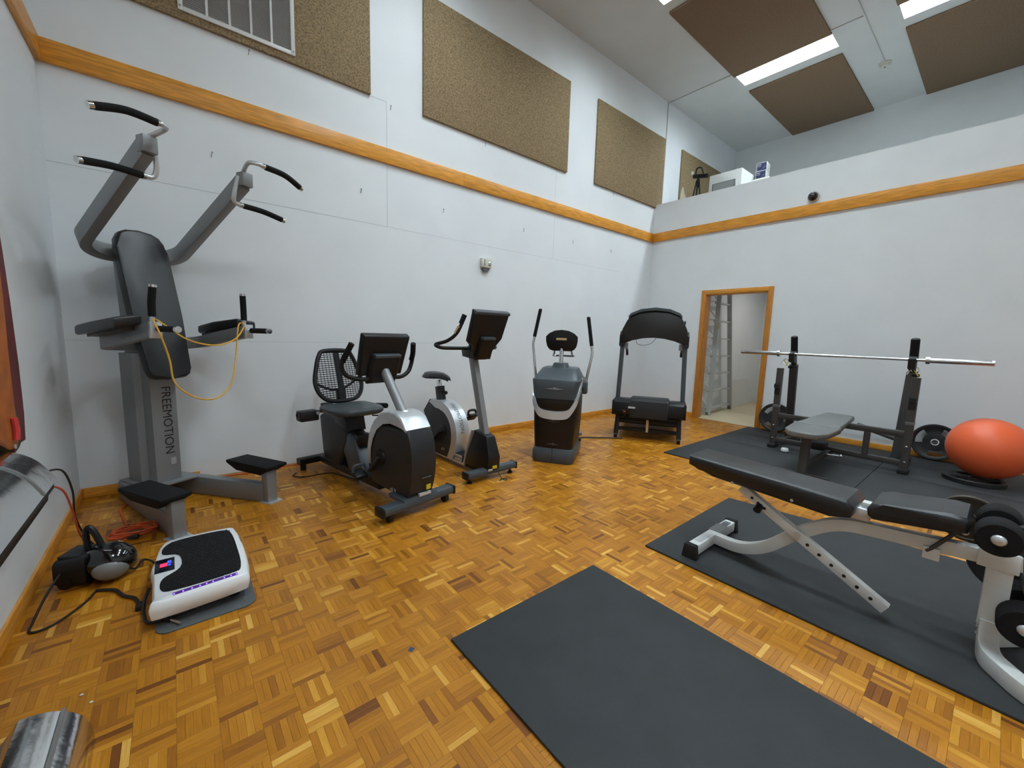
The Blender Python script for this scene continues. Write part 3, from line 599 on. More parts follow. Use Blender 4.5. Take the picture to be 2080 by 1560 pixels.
for s in (-1, 1):
    MB().tube([(s*.1, 1.10, .60), (s*.24, 1.08, .615), (s*.27, .98, .62)], .013, 8, sm=4).build('side_arm', 'grey_metal' if s < 0 else 'black_plastic', B)
    MB().tube([(s*.275, 1.0, .62), (s*.29, .86, .635)] if s > 0 else [(s*.25, 1.09, .61), (s*.40, 1.06, .60)], .024, 10).build('side_grip', 'foam', B)
MB().b2((-.40, 1.0, .555), (-.25, 1.10, .64), .012).build('bottle_holder', 'black_plastic', B)
MB().tube([(.16, .88, .56), (.25, .70, .57), (.27, .66, .55), (.2, .66, .53), (.26, .62, .50)], .006, 6).build('adjust_lever', 'black_plastic', B)
for s in (-1, 1):
    cy, cz = (.32, .36); pe = Vector((s*.16, .45, .22)) if s < 0 else Vector((s*.16, .19, .50))
    MB().lathe([(.06, 0), (.055, .012)], (s*.105, cy, cz), (s, 0, 0), 18).build('crank_disc', 'black_plastic', B)
    MB().beam([(s*.125, cy, cz), (s*.125, pe.y, pe.z)], .018, .03, (1, 0, 0)).build('crank_arm', 'frame_grey', B)
    pd = MB().box(pe+Vector((s*.05, 0, 0)), (.10, .10, .03), (20, 0, 0), .008).build('pedal', 'black_plastic', B)
    MB().tube([pe+Vector((s*.05-.05, .0, .02)), pe+Vector((s*.05-.045, .0, .07)), pe+Vector((s*.05+.045, 0, .07)), pe+Vector((s*.05+.05, 0, .02))], .012, 6, fil=.03).build('pedal_strap', 'slate_plastic', pd)
MB().beam([(-.24, 1.48, .085), (.24, 1.48, .085)], .085, .06, rc=.015).build('rear_stabilizer', 'black_plastic', B)
for s in (-1, 1): MB().cyl((s*.2, 1.48, 0), (s*.2, 1.48, .06), .025).build('rear_foot', 'black_plastic', B)
MB().b2((.03, -.0635, .17), (.068, -.056, .205)).build('warning_label', 'yellow_label', B); MB().b2((-.02, -.052, .125), (.08, -.03, .145), .001).build('serial_label', 'text_white', B)
MB().beam([(-.02, -.077, .27), (.06, -.077, .27)], .004, .006).build('small_print', 'text_grey', B)
text_mesh('model_lettering', 'r8.9', 'text_white', B, plane_fn((-.1065, .16, .14), (0, -1, 0), (0, 0, 1)), .05)
tag(MB().tube([(-5.94, -.30, .006), (-5.98, -.36, .006), (-5.90, -.44, .006), (-5.70, -.46, .006), (-5.62, -.62, .006), (-5.55, -.80, .006)], .005, 6, sm=5).build('power_cord', 'cord_black'), 'black power cord trailing from the rear of the recumbent bike', 'cord')

# ------------------------------------------------------------------ upright bike
U = thing('upright_bike', (-4.56, -1.41, 0), 2, 'upright exercise bike with silver curved body and small saddle', 'exercise bike')
MB().beam([(-.285, .02, .075), (.275, .02, .075)], .085, .062, rc=.02).build('front_stabilizer', 'slate_plastic', U)
for s in (-1, 1):
    MB().b2((s*.28-.01, -.024, .042), (s*.28+.01, .064, .108), .006).build('end_cap', 'black_plastic', U)
    MB().lathe([(.024, 0), (.026, .012), (.012, .018), (.010, .05)], (s*.235, .02, 0), (0, 0, 1), 14).build('levelling_foot', 'black_plastic', U)
mb = MB(); mb.loft([[Vector(v) for v in ((-.075, -.02, .07), (.075, -.02, .07), (.075, .33, .07), (-.075, .33, .07))], [Vector(v) for v in ((-.07, -.035, .20), (.07, -.035, .20), (.07, .29, .20), (-.07, .29, .20))], [Vector(v) for v in ((-.052, .03, .39), (.052, .03, .39), (.055, .20, .42), (-.055, .20, .42))]]); mb._bev(list(mb.bm.edges), .014); mb.build('mast_cover', 'black_plastic', U)
MB().beam([(0, .345, .055), (0, .305, .20), (0, .215, .42)], .156, .016, (0, 1, 0)).build('silver_edge', 'silver', U)
MB().beam([(0, .11, .36), (0, .32, 1.10)], .058, .085, (0, 1, 0), rc=.014).build('mast', 'grey_metal', U)
ct, cb = Vector((0, .05, 1.50)), Vector((0, .215, 1.09)); H_ = (ct-cb).length
tp_ = [(-.095, 0), (.095, 0), (.115, .10), (.125, .135), (.185, .19), (.195, H_), (-.195, H_), (-.185, .15), (-.125, .12), (-.115, .10)]
co, u, n, H = console(U, ct, cb, .2, .1, .06, tp_, 'brown_black')
MB().beam([ct+Vector((-.19, 0, 0))-u*.008, ct+Vector((.19, 0, 0))-u*.008], .066, .028, tuple(u), rc=.008).build('console_top', 'slate_plastic', U)
mb = MB(); c0 = cb+n*.045
mb.loft([[c0+Vector((x, 0, 0))+u*y-n*.03 for x, y in ((-.085, .0), (.085, 0), (.085, .22), (-.085, .22))], [c0+Vector((x, 0, 0))+u*y+n*.02 for x, y in ((-.075, .01), (.075, .01), (.07, .20), (-.07, .20))]]); mb._bev(list(mb.bm.edges), .008); mb.build('console_mount', 'brown_black', U)
MB().beam([c0+Vector((-.07, 0, 0))+u*.21+n*.005, c0+Vector((.07, 0, 0))+u*.21+n*.005], .045, .022, tuple(u), rc=.006).build('mount_cap', 'slate_plastic', U)
MB().prism([(.20, 1.07), (.40, 1.09), (.42, 1.15), (.24, 1.17)], 0, -.07, .07, .012).build('neck', 'dark_plastic', U)
MB().lathe([(.035, 0), (.035, .07)], (-.035, .34, 1.165), (1, 0, 0), 14).build('bar_clamp', 'silver', U)
for s in (-1, 1):
    hb = MB().tube([(0, .34, 1.17), (s*.22, .34, 1.17), (s*.315, .38, 1.175), (s*.33, .44, 1.20), (s*.26, .36, 1.235), (s*.215, .27, 1.31), (s*.16, .24, 1.45)], .0165, 10, sm=5).build('handlebar', 'black_plastic', U)
    MB().tube([(s*.185, .255, 1.39), (s*.158, .238, 1.47)], .022, 10).build('grip', 'foam', hb)
    MB().tube([(s*.222, .283, 1.30), (s*.197, .26, 1.365)], .019, 10).build('pulse_sensor', 'tan_label', hb)
# body
arc = [(.93, .60), (.83, .612), (.72, .60), (.60, .55), (.515, .46), (.47, .35), (.475, .22), (.52, .10), (.57, .045)]
arcs = [(p.x, p.y) for p in smooth_path([(a, b, 0) for a, b in arc], 4)]
inn = [(.64, .045), (.60, .12), (.565, .22), (.565, .34), (.605, .43), (.68, .495), (.78, .525), (.88, .53)]
inns = [(p.x, p.y) for p in smooth_path([(a, b, 0) for a, b in inn], 4)]
MB().prism(arcs+inns, 0, -.078, .078, .008).build('silver_arc', 'silver', U)
MB().prism([(1.0, .60)]+[(a, b) for a, b in reversed(inns)]+[(1.10, .045), (1.02, .18), (1.04, .34), (1.13, .46)], 0, -.072, .072, .015).build('drive_cover', 'dark_plastic', U)
MB().prism([(.95, .607), (.85, .60), (.88, .53), (1.0, .575)], 0, -.076, .076, .006).build('top_cap', 'silver', U)
MB().prism([(.10, .03), (1.20, .03), (1.20, .075), (.60, .10), (.10, .10)], 0, -.055, .055, .01).build('base_beam', 'black_plastic', U)
for s in (-1, 1): MB().beam([(s*.062, .34, .05), (s*.062, .95, .05)], .012, .022).build('beam_trim', 'silver', U)
MB().b2((-.06, .36, .09), (.06, .56, .13), .01).build('step_cover', 'dark_plastic', U)
for k, z in enumerate((.098, .066)): MB().b2((-.063, .39+.01*k, z), (-.055, .52, z+.024)).build('safety_label', 'text_white', U)
MB().beam([(0, .86, .54), (0, .905, .745)], .075, .085, (0, 1, 0), rc=.012).build('seat_tube', 'dark_plastic', U)
MB().beam([(0, .90, .70), (0, .925, .81)], .04, .05, (0, 1, 0), rc=.008).build('seat_post', 'chrome', U)
MB().cyl((.0, .85, .69), (.0, .79, .69), .012).build('adjust_pin', 'black_plastic', U); MB().ell((0, .785, .69), (.02, .02, .02), 14).build('adjust_knob', 'black_plastic', U)
mb = MB(); rows = [(.72, .018, .835, .012), (.76, .03, .85, .02), (.84, .045, .86, .028), (.92, .09, .858, .032), (1.0, .125, .855, .034), (1.07, .12, .858, .034), (1.11, .07, .85, .028)]
mb.loft([[Vector((w*math.cos(t), y, z+(h if math.sin(t) > 0 else h*.9)*math.sin(t)-(.02 if abs(math.cos(t)) > .8 else 0))) for t in [2*math.pi*k/16 for k in range(16)]] for y, w, z, h in rows]); mb.build('saddle', 'black_vinyl', U, 60)
MB().beam([(-.22, 1.17, .075), (.22, 1.17, .075)], .07, .06, rc=.015).build('rear_stabilizer', 'black_plastic', U)
for s in (-1, 1):
    MB().cyl((s*.19, 1.17, 0), (s*.19, 1.17, .05), .02).build('rear_foot', 'black_plastic', U)
    cy, cz = .72, .31; pe = Vector((s*.17, .90, .17)) if s < 0 else Vector((s*.16, .54, .46))
    MB().lathe([(.065, 0), (.05, .014)], (s*.074, cy, cz), (s, 0, 0), 18).build('crank_disc', 'black_plastic', U)
    MB().beam([(s*.10, cy, cz), (s*.10, pe.y, pe.z)], .018, .03, (1, 0, 0)).build('crank_arm', 'black_plastic', U)
    pd = MB().box(pe, (.10, .10, .03), (15 if s < 0 else -40, 0, 0), .008).build('pedal', 'black_plastic', U)
    MB().tube([pe+Vector((-.05, 0, .015)), pe+Vector((-.045, 0, .07)), pe+Vector((.045, 0, .07)), pe+Vector((.05, 0, .015))], .013, 6, fil=.03).build('pedal_strap', 'dark_plastic', pd)
# lettering bent round the silver arc
AP = [Vector((a, b)) for a, b in arcs]; cum = [0]
for k in range(1, len(AP)): cum.append(cum[-1]+(AP[k]-AP[k-1]).length)
def arc_fn(u_, v_):
    d_ = u_+.43; k = max(1, next((i for i, c in enumerate(cum) if c >= d_), len(cum)-1)); t = (d_-cum[k-1])/max(1e-6, cum[k]-cum[k-1]); p = AP[k-1].lerp(AP[k], t); tg = (AP[k]-AP[k-1]).normalized()
    nn = Vector((tg.y, -tg.x)); nn = nn if nn.x < 0 or nn.y > 0 else -nn
    return Vector((v_-.005, p.x+nn.x*.0015, p.y+nn.y*.0015))
text_mesh('logo_lettering', 'FREEMOTION', 'text_grey', U, arc_fn, .06)
text_mesh('model_lettering', 'u8.9', 'text_white', U, plane_fn((-.0735, .72, .12), (0, -1, 0), (0, 0, 1)), .04)
MB().b2((-.02, -.035, .10), (.03, -.026, .125)).build('warning_label', 'yellow_label', U); MB().b2((-.065, -.032, .085), (-.02, -.02, .10)).build('serial_label', 'text_white', U)
tag(MB().tube([(-4.53, -1.44, .1), (-4.52, -1.50, .02), (-4.49, -1.53, .006), (-4.46, -1.50, .006), (-4.51, -1.49, .008), (-4.55, -1.52, .006)], .004, 6, sm=5).build('cable_tail', 'cord_black'), 'short black cable tail hanging at the front foot of the upright bike', 'cord')

# ------------------------------------------------------------------ elliptical
E_ = thing('elliptical_trainer', (-3.79, -1.41, 0), -56, 'slate grey elliptical trainer with a silver chevron band on its front', 'exercise machine')
def ring(hw, y0, y1, z, r, cham=.0):
    return [Vector((x, (y0+y1)/2+y, z)) for x, y in rrect(2*hw, y1-y0, r, 4)]
mb = MB(); mb.loft([ring(.205, 0, .62, 0, .06), ring(.222, -.012, .64, .03, .07), ring(.222, -.01, .64, .12, .07), ring(.205, .005, .62, .155, .07)]); mb.build('base', 'slate_plastic', E_)
mb = MB(); mb.loft([ring(.202, .008, .60, .15, .06), ring(.215, .0, .60, .40, .06), ring(.22, -.004, .60, .60, .06), ring(.222, .0, .58, .68, .06)]); mb.build('lower_cover', 'brown_black', E_)
mb = MB(); mb.loft([ring(.223, -.006, .58, .67, .06), ring(.235, -.012, .57, .78, .07), ring(.245, -.012, .56, .855, .07), ring(.235, .0, .55, .87, .06)]); mb.build('upper_cover', 'slate_plastic', E_)
mb = MB(); mb.loft([ring(.228, .01, .54, .865, .06), ring(.222, .04, .52, .89, .06), ring(.185, .17, .48, .965, .05), ring(.17, .20, .46, .975, .05)]); mb.build('lid', 'slate_plastic', E_)
mb = MB(); mb.loft([ring(.085, .21, .40, .97, .03), ring(.07, .23, .38, 1.02, .03)]); mb.build('column_boot', 'slate_plastic', E_)
# silver chevron band
pth = [(-.238, .26, .80), (-.236, .08, .70), (-.222, .01, .62), (-.185, -.016, .535), (-.13, -.02, .478), (0, -.022, .462), (.13, -.02, .478), (.185, -.016, .535), (.225, .01, .62), (.238, .08, .70), (.242, .30, .80)]
ps = smooth_path(pth, 4); mb = MB(); rings = []
for k, p in enumerate(ps):
    t = (ps[min(k+1, len(ps)-1)]-ps[max(0, k-1)]); t.z = 0; nn = Vector((t.y, -t.x, 0)).normalized(); hgt = .085 if 8 < k < len(ps)-9 else .07
    rings.append([p-nn*.02, p+nn*.006, p+nn*.004+Vector((0, 0, hgt)), p-nn*.02+Vector((0, 0, hgt))])
mb.loft(rings); mb.build('chevron_band', 'silver', E_, 50)
MB().prism([(-.175, .665), (.175, .665), (.15, .60), (.12, .565), (-.12, .565), (-.15, .60)], 1, -.012, .05, .004).build('front_window', 'brown_black', E_)
for z, w_, m_ in ((.775, .09, 'grey_metal'), (.44, .075, 'frame_grey'), (.20, .06, 'frame_grey')):
    bd = MB().prism([(-w_, z), (0, z+.012), (w_, z), (0, z-.010)], 1, -.020 if z > .7 else -.008, .02).build('emblem_bar', m_, E_); MB().lathe([(.013, 0), (.012, .008), (.006, .011)], (0, -.018 if z > .7 else -.006, z+.004), (0, -1, 0), 14).build('emblem_boss', m_, bd)
MB().b2((-.0022, -.0135, .01), (.0022, .0, .15)).build('front_joint', 'text_black', E_)
MB().tube([(0, .30, 1.0), (0, .34, 1.26)], .024, 14).build('column', 'steel_bar', E_)
mb = MB(); cps = [(-.172, .10), (-.135, .135), (-.075, .163), (0, .172), (.075, .163), (.135, .135), (.172, .10), (.172, .05), (.16, -.005), (.135, -.04), (.10, -.055), (-.10, -.055), (-.135, -.04), (-.16, -.005), (-.172, .05)]
mb.loft([[Vector((x, .30+(z)*-.15, 1.20+z)) for x, z in cps], [Vector((x*.9, .40+(z)*-.15, 1.20+.06+(z-.06)*.9)) for x, z in cps]]); mb._bev(list(mb.bm.edges), .008); mb.build('console', 'black_plastic', E_)
MB().b2((-.055, .272, 1.262), (.055, .285, 1.285)).build('console_label', 'tan_label', E_)
MB().tube([(-.09, .40, 1.17), (-.10, .42, 1.10), (-.12, .45, 1.09), (.12, .45, 1.09), (.10, .42, 1.10), (.09, .40, 1.17)], .011, 8).build('fixed_handle', 'steel_bar', E_)
for s in (-1, 1):
    dz = .08 if s < 0 else 0
    hb = MB().tube([(s*.265, .33, .74), (s*.28, .33, .88), (s*.31, .33, 1.05+dz), (s*.325, .34, 1.13+dz), (s*.315, .35, 1.19+dz), (s*.262, .38, 1.50+dz)], .0145, 10, fil=.04).build('moving_arm', 'steel_bar', E_)
    MB().tube([(s*.312, .352, 1.21+dz), (s*.262, .38, 1.505+dz)], .0195, 12).build('grip', 'foam', hb); MB().ell((s*.262, .38, 1.505+dz), (.0195, .0195, .012), 12).build('end_cap', 'black_plastic', hb)
    MB().b2((s*.268-.024, .28, .70), (s*.268+.024, .38, .83), .012).build('pivot_housing', 'slate_plastic', E_)
    MB().cyl((s*.225, .33, .76), (s*.29, .33, .76), .03).build('pivot_bolt', 'black_plastic', E_)
    MB().beam([(s*.07, .60, .12), (s*.07, 1.30, .10)], .05, .05).build('pedal_rail', 'frame_grey', E_)
    MB().beam([(s*.10, .60, .30+dz), (s*.10, 1.28, .16)], .04, .05).build('pedal_link', 'frame_grey', E_)
    MB().b2((s*.085-.07, .72, .26+dz*.5), (s*.085+.07, 1.06, .29+dz*.5), .012).build('foot_pedal', 'black_plastic', E_)
MB().beam([(-.12, 1.30, .06), (.10, 1.30, .06)], .07, .1, rc=.01).build('rear_stabilizer', 'frame_grey', E_)
MB().cyl((.222, .40, .245), (.25, .40, .245), .02).build('side_knob', 'grey_metal', E_); MB().cyl((.215, .42, .17), (.24, .42, .17), .014).build('power_inlet', 'black_plastic', E_)
tag(MB().tube([(-3.35, -1.02, .12), (-3.1, -.95, .02), (-2.9, -.90, .010), (-2.72, -.90, .010), (-2.5, -1.06, .010), (-2.30, -1.21, .010)], .009, 8, sm=5).build('floor_cable', 'frame_grey'), 'grey cord running from the elliptical trainer across the floor to the treadmill', 'cord')

# ------------------------------------------------------------------ treadmill
T = thing('treadmill', (-2.11, -1.44, 0), -60, 'black treadmill with tall uprights standing in the corner', 'treadmill')
hp = [(.0, .30), (-.06, .33), (-.07, .40), (-.05, .48), (.02, .52), (.30, .50), (.42, .40), (.42, .30)]
MB().prism(hp, 0, -.43, .43, .018, 3).build('motor_cover', 'black_plastic', T)
MB().prism([(y-(.012 if y < .1 else 0), z+(.03 if z > .45 else (-.03 if z < .35 and y < .1 else 0))) for y, z in hp], 0, -.23, .25, .025, 3).build('motor_hood', 'dark_plastic', T)
for s in (-1, 1):
    MB().b2((s*.435-.012, -.05, .31), (s*.435+.012, .40, .50), .01).build('side_cap', 'black_plastic', T)
    MB().beam([(s*.41, .24, .40), (s*.385, .27, 1.30)], .055, .075, (0, 1, 0), rc=.014).build('upright', 'slate_plastic', T)
    MB().beam([(s*.375, .06, .30), (s*.385, .01, .05)], .055, .05, (0, 1, 0), rc=.006).build('front_leg', 'black_plastic', T)
    wf = MB().cyl((s*.385-.02, .0, .034), (s*.385+.02, .0, .034), .034, seg=18).build('wheel', 'black_plastic', T); MB().cyl((s*.385-.023, 0, .034), (s*.385+.023, 0, .034), .012).build('hub', 'grey_metal', wf)
    MB().prism([(.20, 1.20), (.32, 1.18), (.42, 1.26), (.42, 1.38), (.32, 1.40), (.22, 1.34)], 0, s*.398-.032, s*.398+.032, .012).build('console_arm', 'black_plastic', T)
    MB().tube([(s*.37, .38, 1.24), (s*.37, .75, 1.14), (s*.37, .85, 1.06)], .018, 10, sm=4).build('handrail', 'black_plastic', T)
    MB().b2((s*.335-.02, .24, 1.16), (s*.335+.02, .28, 1.24), .006).build('cup_bracket', 'grey_metal', T)
MB().beam([(-.37, .05, .225), (.37, .05, .225)], .04, .035).build('cross_bar', 'black_plastic', T); MB().beam([(-.375, .03, .125), (.375, .03, .125)], .045, .04).build('cross_bar', 'black_plastic', T)
mb = MB(); cu2 = [(-.30, 1.60), (-.17, 1.655), (0, 1.675), (.17, 1.655), (.30, 1.60), (.35, 1.53), (.40, 1.42), (.428, 1.24), (.36, 1.235), (.26, 1.275), (.13, 1.305), (0, 1.315), (-.13, 1.305), (-.26, 1.275), (-.36, 1.235), (-.428, 1.24), (-.40, 1.42), (-.35, 1.53)]
mb.loft([[Vector((x, .20+(z-1.25)*.12, z)) for x, z in cu2], [Vector((x*.96, .36+(z-1.25)*.12, 1.45+(z-1.45)*.96)) for x, z in cu2]]); mb._bev(list(mb.bm.edges), .012); mb.build('console', 'brown_black', T)
cap = [(-.325, 1.56), (-.30, 1.595), (-.175, 1.648), (0, 1.668), (.175, 1.648), (.30, 1.595), (.325, 1.56)]; mb = MB()
mb.loft([[Vector((x*1.01, y, z+dz_)) for y, dz_ in ((.225, 0), (.225, .035), (.42, .05), (.42, .01))] for x, z in cap]); mb.build('console_rim', 'slate_plastic', T)
MB().prism([(.30, 1.36), (.36, 1.36), (.42, 1.60), (.39, 1.61)], 0, -.26, .26, .004).build('console_screen', 'screen', T)
MB().tube([(-.22, .27, 1.29), (-.2, .27, 1.23), (-.12, .27, 1.215), (-.03, .27, 1.24), (.03, .27, 1.31)], .003, 6, sm=5).build('safety_lead', 'text_grey', T)
dk = MB().b2((-.40, .40, .12), (.40, 1.60, .20), .015).build('deck', 'black_plastic', T); MB().b2((-.27, .42, .198), (.27, 1.58, .206), .003).build('belt', 'rubber', dk)
for s in (-1, 1): MB().b2((s*.335-.055, .42, .195), (s*.335+.055, 1.60, .225), .008).build('foot_rail', 'dark_plastic', T); MB().b2((s*.36-.03, 1.52, 0), (s*.36+.03, 1.60, .13), .006).build('rear_foot', 'black_plastic', T)
MB().b2((-.40, .05, .2), (.40, .45, .31), .01).build('front_frame', 'black_plastic', T)
MB().b2((-.012, -.02, .11), (.018, -.004, .27)).build('hang_tag', 'tan_label', T); MB().b2((-.24, -.096, .415), (-.155, -.07, .435)).build('label_sticker', 'text_white', T)
MB().tube([(-.36, -.085, .37), (-.30, -.1, .385), (-.27, -.1, .33), (-.31, -.09, .29)], .007, 6, sm=4).build('bundled_cable', 'cord_black', T); MB().b2((-.298, -.105, .362), (-.27, -.085, .378)).build('cable_tag', 'cord_orange', T)
# ------------------------------------------------------------------ bench press rack and bench
Z0 = MT
K = thing('bench_press', (-1.05, -3.135, Z0), 0, 'dark brown steel olympic bench press with grey vinyl pads', 'weight bench')
# local: x towards the wall, y along the bar
for s in (1, -1):
    y = s*.595
    MB().beam([(0, y, .03), (0, y, .98)], .062, .062, (0, 1, 0), rc=.006).build('front_post', 'frame_grey', K)
    MB().b2((-.034, y-.034, .50), (.034, y+.034, .535), .002).build('post_sleeve', 'frame_light', K)
    MB().b2((-.075, y-.04, 0), (.075, y+.04, .045), .008).build('rubber_foot', 'rubber_side', K)
    MB().b2((-.075, y-.028, .74), (-.03, y+.028, .756), .003).build('safety_hook', 'black_iron', K); MB().b2((-.075, y-.028, .756), (-.065, y+.028, .79), .003).build('hook_lip', 'black_iron', K)
    MB().b2((-.04, y-.03, .66), (-.03, y+.03, .80), .003).build('hook_plate', 'black_iron', K)
    yr = s*.53
    MB().beam([(.58, yr+.065, .03), (.25, yr, 1.02)], .085, .05, (1, 0, 0), rc=.005).build('rear_upright', 'frame_light' if s < 0 else 'frame_grey', K)
    MB().beam([(.265, yr, .98), (.20, yr, 1.18)], .05, .05, (1, 0, 0), rc=.006).build('upright_extension', 'black_iron', K)
    MB().tube([(.215, yr, 1.14), (.15, yr, 1.36)], .036, 14).build('upright_sleeve', 'foam', K); MB().lathe([(.034, 0), (.03, .008), (.012, .014)], (.15, yr, 1.36), (-.28, 0, .96), 14).build('sleeve_cap', 'black_plastic', K)
    MB().prism([(.13, 1.06), (.22, 1.04), (.23, 1.12), (.20, 1.165), (.18, 1.12), (.145, 1.118), (.125, 1.165), (.108, 1.16)], 1, yr-.03, yr+.03, .004).build('bar_hook', 'black_iron', K)
    MB().b2((.16, yr-.032, 1.155), (.24, yr+.032, 1.185), .004).build('upright_band', 'frame_light', K)
    for z in (.12, .28): MB().lathe([(.011, 0), (.011, .006), (.006, .009)], (-.031, y, z), (-1, 0, 0), 8).build('bolt', 'chrome', K)
    MB().beam([(0, y, .06), (.58, yr, .06)], .05, .05, rc=.005).build('side_rail', 'frame_grey', K)
    MB().b2((.50, yr-.05, 0), (.66, yr+.05, .04), .006).build('rear_foot', 'rubber_side', K)
    MB().tube([(.58, yr, .22), (.50, s*.3, .30), (.42, s*.12, .36)], .03, 12, sm=5).build('rear_brace', 'frame_light', K)
    MB().cyl((.25, yr, .99), (.23, yr+s*.055, .99), .016).build('adjust_knob', 'black_plastic', K)
MB().beam([(0, -.565, .40), (0, .565, .40)], .05, .062, rc=.005).build('upper_crossbar', 'frame_grey', K)
MB().beam([(0, -.565, .10), (0, .565, .10)], .05, .055, rc=.005).build('lower_crossbar', 'frame_grey', K)
MB().beam([(0, -.28, .12), (0, -.28, .37)], .06, .05, (0, 1, 0), rc=.004).build('middle_post', 'frame_grey', K); MB().beam([(0, .20, .12), (0, .20, .37)], .05, .05, (0, 1, 0), rc=.004).build('middle_post', 'frame_grey', K)
MB().beam([(0, .02, .08), (-.95, .02, .08)], .05, .05, rc=.005).build('spine', 'frame_grey', K)
MB().beam([(-.97, .02, .02), (-.93, .02, .40)], .07, .07, (0, 1, 0), rc=.005).build('bench_leg', 'frame_grey', K)
MB().beam([(-.98, -.20, .012), (-.98, .24, .012)], .045, .022).build('leg_foot', 'frame_grey', K)
MB().beam([(-1.0, .02, .395), (.2, .02, .395)], .06, .045).build('pad_rail', 'black_iron', K)
def pad(name, pts, z, th, tilt, m, cx):
    mb = MB(); mb.prism([(x-cx, y) for x, y in pts], 2, -th/2, th/2, .016, 3); o = mb.build(name, m, K); o.location = (cx, .02, z); o.rotation_euler.y = R(tilt); return o
pad('seat_pad', [(-1.10, -.12), (-.98, -.18), (-.64, -.20), (-.62, -.12), (-.62, .12), (-.64, .20), (-.98, .18), (-1.10, .12), (-1.125, 0)], .435, .06, -2, 'grey_vinyl', -.62)
pad('back_pad', [(-.60, -.19), (-.1, -.15), (.25, -.135), (.29, -.1), (.29, .1), (.25, .135), (-.1, .15), (-.60, .19)], .435, .06, -1, 'grey_vinyl', -.60)
MB().tube([(-.45, -.05, .14), (-.38, -.14, .13)], .008, 8).build('pop_pin', 'chrome', K); MB().ell((-.37, -.15, .13), (.018, .018, .018), 12).build('pin_knob', 'chrome', K)
MB().b2((-.30, .02, .13), (-.1, .17, .2), .006).build('adjust_block', 'black_iron', K)

BAR = thing('barbell', (-.888, -3.115, 1.165), 0, 'long bare chrome olympic barbell resting on the bench press rack', 'barbell')
MB().cyl((0, -.66, 0), (0, .66, 0), .0145, seg=16).build('shaft', 'steel_bar', BAR)
for s in (-1, 1):
    MB().lathe([(.0255, .675), (.0255, 1.09), (.024, 1.096)], (0, 0, 0), (0, s, 0), 20).build('sleeve', 'steel_bar', BAR)
    MB().lathe([(.038, .645), (.038, .675)], (0, 0, 0), (0, s, 0), 20).build('collar', 'steel_bar', BAR); MB().lathe([(.027, 1.08), (.027, 1.097), (.02, 1.10)], (0, 0, 0), (0, s, 0), 20).build('end_ring', 'chrome', BAR)
for yy, zz, l in ((-2.53, 1.07, 'spring collar hanging on the rack upright nearest the doorway'), (-3.69, 1.06, 'spring collar hanging on the rack upright nearest the orange ball')):
    t = thing('spring_collar', (-.865, yy, zz), 0, l, 'collar'); mb = MB(); mb.tube([(.012*k/40, .03*math.cos(k*.5), .03*math.sin(k*.5)) for k in range(40)], .0035, 6); mb.build('coil', 'chrome', t)
    MB().tube([(0, .03, 0), (-.02, .055, -.05)], .004, 6).build('lever', 'silver', t); MB().tube([(0, .02, .02), (-.015, -.03, -.06)], .006, 6).build('handle', 'yellow_label', t)
t = thing('bar_collar', (-1.2, -2.72, Z0), 0, 'small white round bar collar lying on the mat under the rack', 'collar'); MB().lathe([(.028, 0), (.04, .012), (.04, .035), (.028, .05), (.024, .05), (.024, 0)], (0, 0, 0), (0, 0, 1), 20, False).build('ring', 'white_plastic', t)

# ------------------------------------------------------------------ weight plates and ball
def grip_plate(name, loc, ax, lbl, rad=.205, spin=0, th=.045):
    """iron plate with three hand holes; disc in local xy, thickness along z, then turned to axis ax"""
    t = thing(name, loc, 0, lbl, 'weight plate', 'black grip plates'); q = Vector((0, 0, 1)).rotation_difference(Vector(ax)); t.rotation_mode = 'QUATERNION'; t.rotation_quaternion = q
    bm = bmesh.new(); N = 72; r0 = .036; r1, r2 = rad*.50, rad*.80
    def hole(a): return any(abs((math.degrees(a)-spin-c+180) % 360-180) < 29 for c in (0, 120, 240))
    rows = [(r0, .36), (.055, .40), (r1, .28), (r2, .28), (rad*.87, .5), (rad*.97, .5), (rad, .36)]
    for sgn in (1, -1):
        vv = [[bm.verts.new((r*math.cos(2*math.pi*k/N), r*math.sin(2*math.pi*k/N), sgn*h*th)) for k in range(N)] for r, h in rows]
        for i in range(len(rows)-1):
            for k in range(N):
                if i == 2 and hole(2*math.pi*(k+.5)/N): continue
                bm.faces.new((vv[i][k], vv[i][(k+1) % N], vv[i+1][(k+1) % N], vv[i+1][k]))
        if sgn == 1: A = vv
        else: Bv = vv
    for k in range(N):
        k2 = (k+1) % N; bm.faces.new((A[-1][k], A[-1][k2], Bv[-1][k2], Bv[-1][k])); bm.faces.new((A[0][k2], A[0][k], Bv[0][k], Bv[0][k2]))
        h = hole(2*math.pi*(k+.5)/N); h2 = hole(2*math.pi*(k2+.5)/N)
        if h:
            bm.faces.new((A[2][k], A[2][k2], Bv[2][k2], Bv[2][k])); bm.faces.new((A[3][k2], A[3][k], Bv[3][k], Bv[3][k2]))
        if h != h2: bm.faces.new((A[2][k2], A[3][k2], Bv[3][k2], Bv[2][k2]))
    m = MB(); m.bm.free(); m.bm = bm; m.build('plate', 'black_iron', t)
    MB().lathe([(.027, -.4*th), (.036, -.4*th), (.036, .44*th), (.027, .44*th), (.027, -.4*th)], (0, 0, 0), (0, 0, 1), 24, False).build('bushing', 'chrome', t); return t
lean = Vector((-1, 0, .16))
grip_plate('weight_plate', (-.075, -3.86, Z0+.207), lean, 'black grip plate leaning on the wall beside the orange ball', .205, 70)
grip_plate('weight_plate', (-.075, -2.24, Z0+.207), lean, 'black grip plate leaning on the wall beside the doorway', .205, 40)
grip_plate('weight_plate', (-.80, -4.20, Z0+.0225), (0, 0, 1), 'black grip plate lying flat on the mat under the orange ball', .215, 15)
